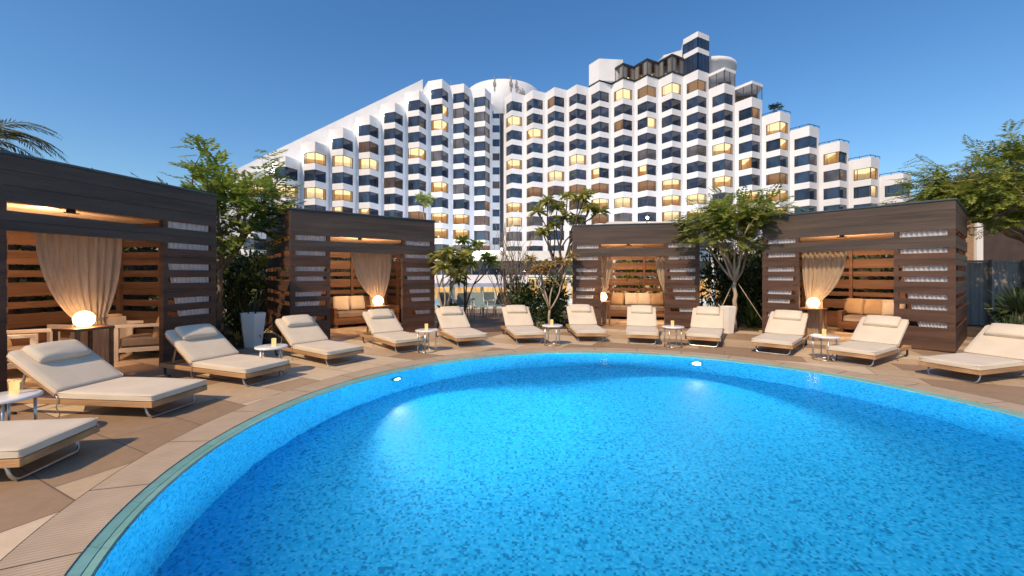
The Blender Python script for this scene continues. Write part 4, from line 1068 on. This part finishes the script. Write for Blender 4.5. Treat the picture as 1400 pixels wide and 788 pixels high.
def leaf(mb, p, d, s, L, W, m=0):
    mb.quad(p, p + d * (L * .45) + s * (W / 2), p + d * L, p + d * (L * .45) - s * (W / 2), m)

def frond(mb, p, d, L, pairs, ll, lw, droop=.5, m=0):
    """a pinnate leaf: rachis with paired leaflets"""
    d = d.normalized(); side = d.cross(Vector((0, 0, 1)))
    if side.length < .1: side = Vector((1, 0, 0))
    side.normalize(); q = p.copy(); dd = d.copy(); prev = p.copy()
    for i in range(pairs):
        f = (i + 1) / pairs
        dd = (dd + Vector((0, 0, -droop / pairs))).normalized(); q = q + dd * (L / pairs)
        k = ll * (1 - abs(f - .45) * .9)
        for s in (-1, 1):
            ld = (side * s + dd * .45 + Vector((0, 0, -.15)) + rv(.18)).normalized()
            leaf(mb, q, ld, dd, k, lw, m)
    leaf(mb, q, dd, side, ll * .7, lw, m)

def limb(mb, a, b, r0, r1, bend=.15, n=5, seg=7):
    a = Vector(a); b = Vector(b); k = (b - a).length; off = rv(k * bend); off.z *= .4; pts = []; rs = []
    for i in range(n + 1):
        f = i / n; pts.append(a.lerp(b, f) + off * math.sin(PI * f) + (rv(k * .02) if 0 < i < n else Vector((0, 0, 0)))); rs.append(r0 + (r1 - r0) * f)
    mb.tube(pts, rs, seg); return pts

def tree(name, label, base, fork_z, cc, cr, n_limb, n_sub, n_sp, leafm, bark, r0=.09, fr=(.42, 7, .13, .05), group=None, lean=(0, 0), seed=1, flat=.5, core=.45):
    random.seed(seed)
    t = thing(name, label, 'tree', base, 0, group); base = Vector(base)
    cc = Vector(cc) - base; cr = Vector(cr); tr = MB(); cm = MB()
    fork = Vector((lean[0], lean[1], fork_z))
    limb(tr, (0, 0, 0), fork, r0, r0 * .72, .04, 7, 9)
    tips = []
    for i in range(n_limb):
        a = 2 * PI * i / n_limb + random.uniform(-.4, .4); v = Vector((math.cos(a) * random.uniform(.35, .75), math.sin(a) * random.uniform(.35, .75), random.uniform(-.35, .55)))
        tip = cc + Vector((v.x * cr.x, v.y * cr.y, v.z * cr.z))
        pts = limb(tr, fork + Vector((0, 0, -.05)), tip, r0 * .55, r0 * .2, .12, 7, 6)
        for j in range(n_sub):
            st = pts[random.randint(3, len(pts) - 1)]
            w = rv(random.uniform(.35, 1.0)); w.z = w.z * .9
            q = cc + Vector((v.x * cr.x * .75 + w.x * cr.x * .62, v.y * cr.y * .75 + w.y * cr.y * .62, v.z * cr.z * .6 + w.z * cr.z * .75))
            sp = limb(tr, st, q, r0 * .16, r0 * .05, .1, 4, 4)
            tips += [q, sp[3], sp[2].lerp(q, .4)]
    L, pr, ll, lw = fr
    for k in range(n_sp):
        q = random.choice(tips) + rv(.16)
        d = (q - cc * core - fork * (1 - core)); d.z *= flat; d = d.normalized() + rv(.75); d.z = d.z * .55 + .08
        frond(cm, q, d, L * random.uniform(.7, 1.2), pr, ll, lw, random.uniform(.2, .9))
    tr.build('trunk', bark, t); cm.build('crown', leafm, t)
    return t

def shrub(name, label, base, h, r, n, L, W, leafm, bark=None, group=None, lobes=6, seed=1, rel=.0):
    random.seed(seed)
    t = thing(name, label, 'shrub', base, 0, group); fm = MB(); st = MB(); lb = []
    for i in range(lobes):
        a = random.uniform(0, 2 * PI); k = random.uniform(.1, .62) * r
        lb.append((Vector((k * math.cos(a), k * math.sin(a), h * random.uniform(.28, .78))), random.uniform(.38, .62) * r))
        st.tube([(0, 0, 0), tuple(lb[-1][0] * .55 + rv(.05)), tuple(lb[-1][0])], [.03, .018, .008], 5)
    for i in range(n):
        c, q = random.choice(lb); v = rv(); v.z *= min(1.3, h / (2 * r) + .35); k = random.random() ** .4
        p = c + v * (q * k * (1 + .25 * noise.noise(v * 3 + c)))
        if p.z < .02: p.z = random.uniform(.03, .3)
        d = (v + Vector((0, 0, .35)) + rv(.8)).normalized(); s = d.cross(rv()).normalized()
        leaf(fm, p, d, s, L * random.uniform(.6, 1.25), W * random.uniform(.7, 1.2))
    st.build('stem', bark or M['barkdark'], t); fm.build('foliage', leafm, t); return t

def straps(name, label, base, n, L, W, leafm, cat='plant', group=None, seed=1, stiff=.4, z0=0.0, spread=1.0):
    random.seed(seed); t = MB()
    for i in range(n):
        a = random.uniform(0, 2 * PI); el = random.uniform(.15, 1.45) ** spread; l = L * random.uniform(.6, 1.1)
        d = Vector((math.cos(a) * math.cos(el), math.sin(a) * math.cos(el), math.sin(el))); s = Vector((-math.sin(a), math.cos(a), 0))
        p = Vector((random.uniform(-.05, .05), random.uniform(-.05, .05), z0)); k = 6; prev = None
        for j in range(k + 1):
            f = j / k; w = W * (1 - f ** 1.8) * (.6 + .8 * min(1, f * 4)) / 2 + .001
            cur = (p - s * w, p + s * w)
            if prev: t.quad(prev[0], prev[1], cur[1], cur[0], 0)
            prev = cur; d = (d + Vector((0, 0, -(1 - stiff) * .42))).normalized() if f > .25 else d; p = p + d * (l / k)
    o = t.build(name, leafm, None, base); return tag(o, label, cat, group)

def plumeria(label, base, tips, leafm, bark, seed=1, n_leaf=11, LL=.26, LW=.075, r0=.05, forks=True):
    """stout pale forking branches with a rosette of long leaves at each tip (tips relative to base)"""
    random.seed(seed); t = thing('plumeria', label, 'shrub', base); tr = MB(); cm = MB()
    hub = Vector((sum(p[0] for p in tips) / len(tips) * .25, sum(p[1] for p in tips) / len(tips) * .25, min(p[2] for p in tips) * .32))
    limb(tr, (0, 0, 0), hub, r0, r0 * .8, .06, 4, 7); mids = []
    for i, p in enumerate(tips):
        p = Vector(p)
        if i % 2 == 0 or not mids or not forks:
            m_ = hub.lerp(p, .5) + rv(.10); limb(tr, hub, m_, r0 * .62, r0 * .5, .10, 4, 6); mids.append(m_); src = m_
        else: src = mids[-1]
        limb(tr, src, p, r0 * .48, r0 * .34, .10, 4, 6)
        for k in range(n_leaf):
            a = 2 * PI * k / n_leaf * 2.4 + random.uniform(-.3, .3); el = random.uniform(-.35, .95)
            d = Vector((math.cos(a) * math.cos(el), math.sin(a) * math.cos(el), math.sin(el))); s = Vector((-math.sin(a), math.cos(a), random.uniform(-.4, .4))).normalized()
            L = LL * random.uniform(.65, 1.15); q = p + d * L * .5
            w = s * (LW / 2)
            tip = p + d * L + Vector((0, 0, -L * random.uniform(.1, .45)))
            cm.quad(p, q + w, tip, q - w)
    tr.build('trunk', bark, t); cm.build('crown', leafm, t); return t

# beds the plants stand in
bed('planting_bed', [(-9.1, 9.15), (-6.35, 8.55), (-5.45, 9.55), (-7.75, 12.3), (-9, 14.4), (-4.6, 15.2), (-4.9, 17.4), (-16, 17.4), (-16, 2), (-10.2, 2), (-9.4, 8.9)])
bed('planting_bed', [(-.25, 12.6), (1.75, 12.35), (1.85, 13.4), (2.6, 16.7), (6.4, 15.95), (6.9, 17.5), (-.2, 17.5)])
bed('planting_bed', [(5.75, 12.55), (6.95, 11.95), (9.9, 13.75), (10, 17.4), (7.1, 17.4), (6.45, 15.8)])
bed('planting_bed', [(9.25, 8.5), (18.8, 6.0), (18.8, 17.3), (10.2, 17.3), (10.15, 13.7), (12.1, 10.35)])
bed('planting_bed', [(-2.3, 12.7), (-1.7, 11.6), (-1.35, 12.3), (-1.6, 14.2), (-2.6, 14.6)])

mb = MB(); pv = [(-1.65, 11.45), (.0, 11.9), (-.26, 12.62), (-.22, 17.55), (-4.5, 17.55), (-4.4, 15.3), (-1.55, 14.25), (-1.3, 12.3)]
mb.v = [Vector((x, y, .0045)) for x, y in pv]; mb.f = [tuple(range(len(pv)))]; mb.m = [0]; mb.sm = [False]; structure(mb.build('shade_toned_path', M['shade_toned_path']))  # paving sheet whose dark tone stands in for shade
tree('tree', 'leafy green tree growing between the far-left and second cabanas', (-7.33, 10.5, 0), 1.75, (-7.15, 10.5, 3.3), (1.8, 1.4, 1.85), 9, 10, 800, M['leafA'], M['bark'], .075, (.42, 7, .17, .07), seed=3)
tree('tree', 'umbrella-shaped tree with pale forked trunk behind the planter, middle to rightmost cabana', (6.5, 12.15, 0), 1.45, (6.42, 12.1, 3.15), (1.9, 1.5, 1.2), 11, 10, 1000, M['leafB'], M['barkpale'], .07, (.42, 7, .16, .06), seed=8, flat=.3)
tree('tree', 'large feathery tree at the right edge above the grey fence', (14.9, 11.7, 0), 2.4, (13.5, 11.4, 3.75), (3.1, 1.7, 1.95), 12, 13, 2300, M['leafB'], M['barkpale'], .11, (.5, 9, .15, .045), seed=15, flat=.3)
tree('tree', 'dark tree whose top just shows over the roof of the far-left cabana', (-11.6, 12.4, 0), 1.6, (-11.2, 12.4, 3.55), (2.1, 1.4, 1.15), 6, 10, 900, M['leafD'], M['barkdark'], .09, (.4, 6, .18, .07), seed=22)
for k, (px, py, r, lab) in enumerate(((579, 275, 1.35, 'small round-headed tree on the restaurant roof above the second cabana'), (1062, 296, 1.0, 'small tree on the restaurant roof behind the rightmost cabana'))):
    p = at(px, py, 66.5); tree('tree', lab, (p.x, p.y, 4.6), p.z - 4.6 - r * .8, p, (r, r, r * .9), 5, 6, 160, M['leafA'], M['bark'], .12, (.7, 5, .35, .16), seed=31 + k)

q = rp(12, .3, -.8, ZT - 9 + 1.8); tree('tree', 'small potted tree on a stepped terrace of the right hotel wing', q, .8, (q.x, q.y, q.z + 1.6), (1.0, .8, .9), 4, 5, 90, M['leafD'], M['bark'], .08, (.6, 5, .32, .15), seed=61)
# palm at the far left
random.seed(41); pc = at(-36, 192, 12.5)
pt_ = thing('palm_tree', 'palm tree at the far left whose fronds arch over the cabana roof', 'palm', (pc.x - .3, pc.y, 0))
b = MB(); limb(b, (0, 0, 0), (.3, 0, pc.z), .17, .13, .03, 10, 10); b.build('trunk', M['barkdark'], pt_)
b = MB()
for k in range(64):
    a = random.uniform(0, 2 * PI); el = random.uniform(-.35, 1.2); d = Vector((math.cos(a) * math.cos(el), math.sin(a) * math.cos(el), math.sin(el)))
    p = Vector((.3, 0, pc.z)); L = 2.45 * random.uniform(.8, 1.1); nseg = 26; dd = d.copy(); side = Vector((-math.sin(a), math.cos(a), 0)); pts = [p.copy()]
    for j in range(nseg):
        f = j / nseg; dd = (dd + Vector((0, 0, -.075))).normalized(); p = p + dd * (L / nseg); pts.append(p.copy())
        if f > .12:
            k_ = .48 * math.sin(PI * min(1, .15 + f * .9)) + .06
            for s in (-1, 1): leaf(b, p, (side * s * .8 + dd * .75 + Vector((0, 0, -.25)) + rv(.1)).normalized(), dd, k_, .05)
    b.tube(pts[::4], .012, 4)
b.build('crown', M['palm'], pt_)

# dense planting behind and between the cabanas
SH = [(-10.9, 4.6, 2.7, 1.4), (-11.0, 7.2, 2.6, 1.4), (-10.4, 9.9, 2.7, 1.3), (-8.9, 11.4, 2.5, 1.0), (-8.6, 13.4, 2.6, 1.1), (-7.2, 14.6, 2.5, 1.1), (-5.5, 16.0, 2.4, 1.1),
      (7.3, 14.2, 2.7, 1.0), (8.7, 14.4, 2.8, 1.1), (7.9, 13.0, 1.7, .7), (10.9, 14.2, 2.6, 1.1), (12.3, 12.6, 2.3, 1.0), (13.6, 10.9, 1.15, .9), (14.6, 9.6, 1.7, 1.1), (12.8, 9.1, 1.15, .8)]
for k, (x, y, h, r) in enumerate(SH):
    lab = 'dense dark green shrub behind or beside the far-left cabana' if k < 4 else ('dense dark shrub behind the second cabana from the left' if k < 7 else ('dense dark shrub filling the gap between the middle and rightmost cabanas' if k < 10 else 'dense dark shrub by the fence behind the rightmost cabana'))
    gr = ('shrubs around the far-left cabana', 'shrubs behind the second cabana', 'shrubs between the middle and rightmost cabanas', 'shrubs by the right fence')[0 if k < 4 else 1 if k < 7 else 2 if k < 10 else 3]
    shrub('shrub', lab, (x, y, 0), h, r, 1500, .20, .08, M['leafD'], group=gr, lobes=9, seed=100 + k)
def hedge(label, a, b, h, wd, n, seed):
    random.seed(seed); a = Vector((*a, 0)); b = Vector((*b, 0)); d = (b - a); L = d.length; d.normalize(); nn = Vector((-d.y, d.x, 0))
    t = thing('hedge', label, 'hedge', a); co_ = MB(); fo = MB(); nu, nv = int(L / .3), 8
    def pt(i, j):
        u = L * i / nu; v = j / nv; ang = PI * v; r = Vector((0, 0, 0)) + d * u + nn * (math.cos(ang) * wd * .36) + Vector((0, 0, math.sin(ang) ** .4 * h * .86))
        return r + d * 0 + nn * (noise.noise(Vector((u, v * 3, seed))) * .2) + Vector((0, 0, noise.noise(Vector((u * .8, 3, seed))) * .25 * math.sin(ang)))
    for i in range(nu):
        for j in range(nv): co_.quad(pt(i, j), pt(i + 1, j), pt(i + 1, j + 1), pt(i, j + 1), 0, True)
    co_.build('stem', M['barkdark'], t)
    for k in range(n):
        i = random.uniform(0, nu); j = random.uniform(0, nv); p = pt(i, j) + rv(.16); v = rv(); v.z += .3; s_ = v.cross(rv()).normalized()
        leaf(fo, p, v.normalized(), s_, random.uniform(.12, .24), random.uniform(.05, .09))
    fo.build('foliage', M['leafD'], t); return t
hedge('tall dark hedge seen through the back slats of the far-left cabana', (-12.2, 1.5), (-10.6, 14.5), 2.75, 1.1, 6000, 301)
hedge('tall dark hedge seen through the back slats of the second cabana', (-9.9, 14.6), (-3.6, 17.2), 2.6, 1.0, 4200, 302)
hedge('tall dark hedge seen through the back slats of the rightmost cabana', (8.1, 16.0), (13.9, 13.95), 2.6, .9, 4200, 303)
for k, (x, y, h) in enumerate(((3.3, 17.2, 2.5), (4.9, 17.0, 2.6), (6.4, 16.8, 2.4))):
    shrub('shrub', 'bright green shrub seen through the back slats of the middle cabana', (x, y, 0), h, 1.05, 1200, .20, .09, M['leafB'], group='green shrubs behind the middle cabana', lobes=8, seed=130 + k)
shrub('shrub', 'low dark shrub at the foot of the bare stemmed bush', (.45, 13.6, 0), 1.5, .75, 1300, .16, .07, M['leafD'], lobes=8, seed=140)
shrub('shrub', 'dark shrub beside the left slats of the middle cabana', (1.45, 13.9, 0), 1.9, .65, 1300, .16, .07, M['leafD'], lobes=8, seed=141)
shrub('shrub', 'low dark shrub under the pale branching plumeria', (1.25, 13.0, 0), .7, .5, 700, .14, .06, M['leafD'], lobes=6, seed=142)
shrub('shrub', 'small dark shrub at the right corner of the second cabana', (-1.8, 12.6, 0), .75, .32, 500, .15, .07, M['leafD'], lobes=7, seed=143)
for k, (x, y) in enumerate(((-6.75, 10.4), (-7.7, 10.75), (-6.2, 10.0))):
    straps('flax_plant', 'dark strap-leaved flax plant beside the left white planter', (x, y, 0), 60, 1.35, .055, M['leafS'], group='flax plants between the far-left and second cabanas', seed=150 + k, stiff=.62)
for k, (x, y) in enumerate(((6.0, 13.1), (6.7, 13.3), (7.3, 12.7))):
    straps('flax_plant', 'dark strap-leaved flax plant behind the right white planter', (x, y, 0), 55, 1.25, .05, M['leafS'], group='flax plants between the middle and rightmost cabanas', seed=160 + k, stiff=.62)
straps('variegated_plant', 'small pale yellow-green plant at the foot of the left white planter', G(318, 474) + Vector((0, .25, 0)), 46, .42, .06, M['leafV'], seed=170, stiff=.5)
straps('variegated_plant', 'small bright yellow-green plant behind the table before the pale plumeria', G(738, 449) + Vector((0, .2, 0)), 30, .28, .05, M['leafV'], seed=171, stiff=.5)
def yucca(label, base, h, n, L, seed, rs=1):
    t = thing('yucca', label, 'yucca', base, 0, 'spiky yuccas by the right fence'); random.seed(seed)
    b = MB(); limb(b, (0, 0, 0), (0, 0, h), .07, .06, .05, 4, 8); b.build('trunk', M['bark'], t)
    o = straps('crown', '', (0, 0, h - .02), n, L, .05, M['leafY'], seed=seed, stiff=.93)
    del o['label']; del o['category']; o.parent = t; return t
yucca('large spiky yucca behind the lounger at the far right', (11.55, 9.45, 0), .75, 120, .78, 180)
yucca('smaller spiky yucca low beside the slatted end of the rightmost cabana', (11.0, 9.15, 0), .30, 80, .55, 181)

# plumerias and the bare bush of the middle bed
def tp_(base, lst, d0):
    return [tuple(at(px, py, d0 + dz) - Vector(base)) for (px, py, dz) in lst]
b1 = (-2.02, 11.7, 0)
plumeria('plumeria with pale trunk and yellow-green rosettes beside the second cabana', b1, tp_(b1, [(600, 352, .2), (612, 346, -.2), (622, 358, .3), (634, 350, .0), (606, 366, -.3), (626, 372, .2), (616, 362, .4), (640, 362, .2)], 11.8), M['leafR'], M['barkpale'], 201, 60, .40, .13)
b2 = (-1.6, 13.2, 0)
plumeria('dark leaning plumeria stretching its branches over the far chairs', b2, tp_(b2, [(640, 345, .2), (652, 335, .4), (664, 352, .2), (672, 358, .4), (632, 330, .3), (626, 384, 0)], 13.3), M['leafA'], M['barkdark'], 202, 40, .38, .12)
b3 = tuple(G(752, 449)); 
plumeria('pale branching plumeria with reddish leaves above the middle side table', b3, tp_(b3, [(724, 354, .2), (736, 366, -.2), (744, 360, .3), (753, 364, -.1), (762, 356, .3), (772, 360, .0), (782, 352, .3), (748, 372, .1), (730, 370, -.3)], 12.6), M['leafRed'], M['barkpale'], 203, 34, .30, .08, .045)
b4 = (1.5, 14.4, 0)
plumeria('tall plumeria with grey-green leaf tufts standing above the middle cabana', b4, tp_(b4, [(735, 290, .2), (748, 275, .1), (762, 284, .4), (776, 268, .2), (792, 272, .4), (806, 284, .2), (757, 308, .3), (742, 318, .1), (788, 300, .4), (800, 266, .3), (770, 296, .2), (820, 290, .4)], 14.5), M['leafR'], M['barkdark'], 204, 40, .46, .14, .06)
random.seed(210); t = thing('bare_bush', 'tall bush of thin bare upright stems behind the loungers, in front of the restaurant', 'shrub', (.02, 14.0, 0)); b = MB(); lf = MB()
for k in range(46):
    a = random.uniform(0, 2 * PI); q = random.uniform(.2, 1.15); z = random.uniform(1.7, 3.5)
    tip = Vector((q * math.cos(a) * .85, q * math.sin(a) * .6, z)); pts = limb(b, (random.uniform(-.12, .12), random.uniform(-.12, .12), 0), tip, .020, .006, .10, 6, 5)
    for j in range(2): s = pts[random.randint(3, 5)]; limb(b, s, s + Vector((random.uniform(-.25, .25), random.uniform(-.2, .2), random.uniform(.25, .7))), .008, .004, .1, 3, 4)
    for j in range(5):
        s = pts[random.randint(1, 4)] + rv(.05); d = rv(); leaf(lf, s, d, d.cross(rv()).normalized(), .12, .045)
b.build('stem', M['bark'], t); lf.build('foliage', M['leafD'], t)
# stakes of the pale-trunked tree
for k, (dx, dy) in enumerate(((-.75, -.1), (.85, -.25))):
    b = MB(); b.tube([(6.5 + dx, 12.15 + dy, 0), (6.5 + dx * .1, 12.15 + dy * .1, 1.35)], .012, 6)
    tag(b.build('tree_stay', M['barkpale']), ['slanting tree stay to the left of the pale forked trunk', 'slanting tree stay to the right of the pale forked trunk'][k], 'tree stay')

# ================================================================== LIGHT, SKY, CAMERA
SUN_AZ = math.atan2(-.56, -.83); SUN_EL = R_(44)
w = bpy.data.worlds.new('World'); scene.world = w; w.use_nodes = True
nt = w.node_tree; nt.nodes.clear(); out = nt.nodes.new('ShaderNodeOutputWorld'); bg = nt.nodes.new('ShaderNodeBackground')
sk = nt.nodes.new('ShaderNodeTexSky'); sk.sky_type = 'NISHITA'; sk.sun_disc = False; sk.sun_elevation = SUN_EL; sk.sun_rotation = SUN_AZ % (2 * PI)
sk.altitude = 0; sk.air_density = 1.25; sk.dust_density = .55; sk.ozone_density = 5.5
hs_ = nt.nodes.new('ShaderNodeHueSaturation'); hs_.inputs['Saturation'].default_value = 1.2; hs_.inputs['Hue'].default_value = .502
nt.links.new(sk.outputs[0], hs_.inputs['Color']); nt.links.new(hs_.outputs[0], bg.inputs[0]); bg.inputs[1].default_value = .15; nt.links.new(bg.outputs[0], out.inputs[0])
sun = bpy.data.lights.new('sun', 'SUN'); sun.energy = 4.4; sun.angle = R_(.6); sun.color = (1.0, .73, .45)
so = bpy.data.objects.new('sun', sun); COL.objects.link(so)
sd = Vector((math.sin(SUN_AZ) * math.cos(SUN_EL), math.cos(SUN_AZ) * math.cos(SUN_EL), math.sin(SUN_EL)))
so.location = (0, 0, 60); so.rotation_euler = (-sd).to_track_quat('-Z', 'Y').to_euler()

cam = bpy.data.cameras.new('camera'); co = bpy.data.objects.new('camera', cam); COL.objects.link(co)
co.location = (0, 0, H); co.rotation_euler = (PI / 2, 0, 0)
cam.sensor_width = 36; cam.lens = 36 * F / 1400; cam.shift_y = -(394 - YH) / 1400; cam.clip_start = .05; cam.clip_end = 6000
scene.camera = co
scene.view_settings.view_transform = 'Standard'; scene.view_settings.look = 'None'; scene.view_settings.exposure = 0; scene.view_settings.gamma = 1
scene.cycles.use_denoising = True
scene.cycles.max_bounces = 10; scene.cycles.transparent_max_bounces = 16; scene.cycles.sample_clamp_indirect = 6
scene.cycles.caustics_reflective = False; scene.cycles.caustics_refractive = True
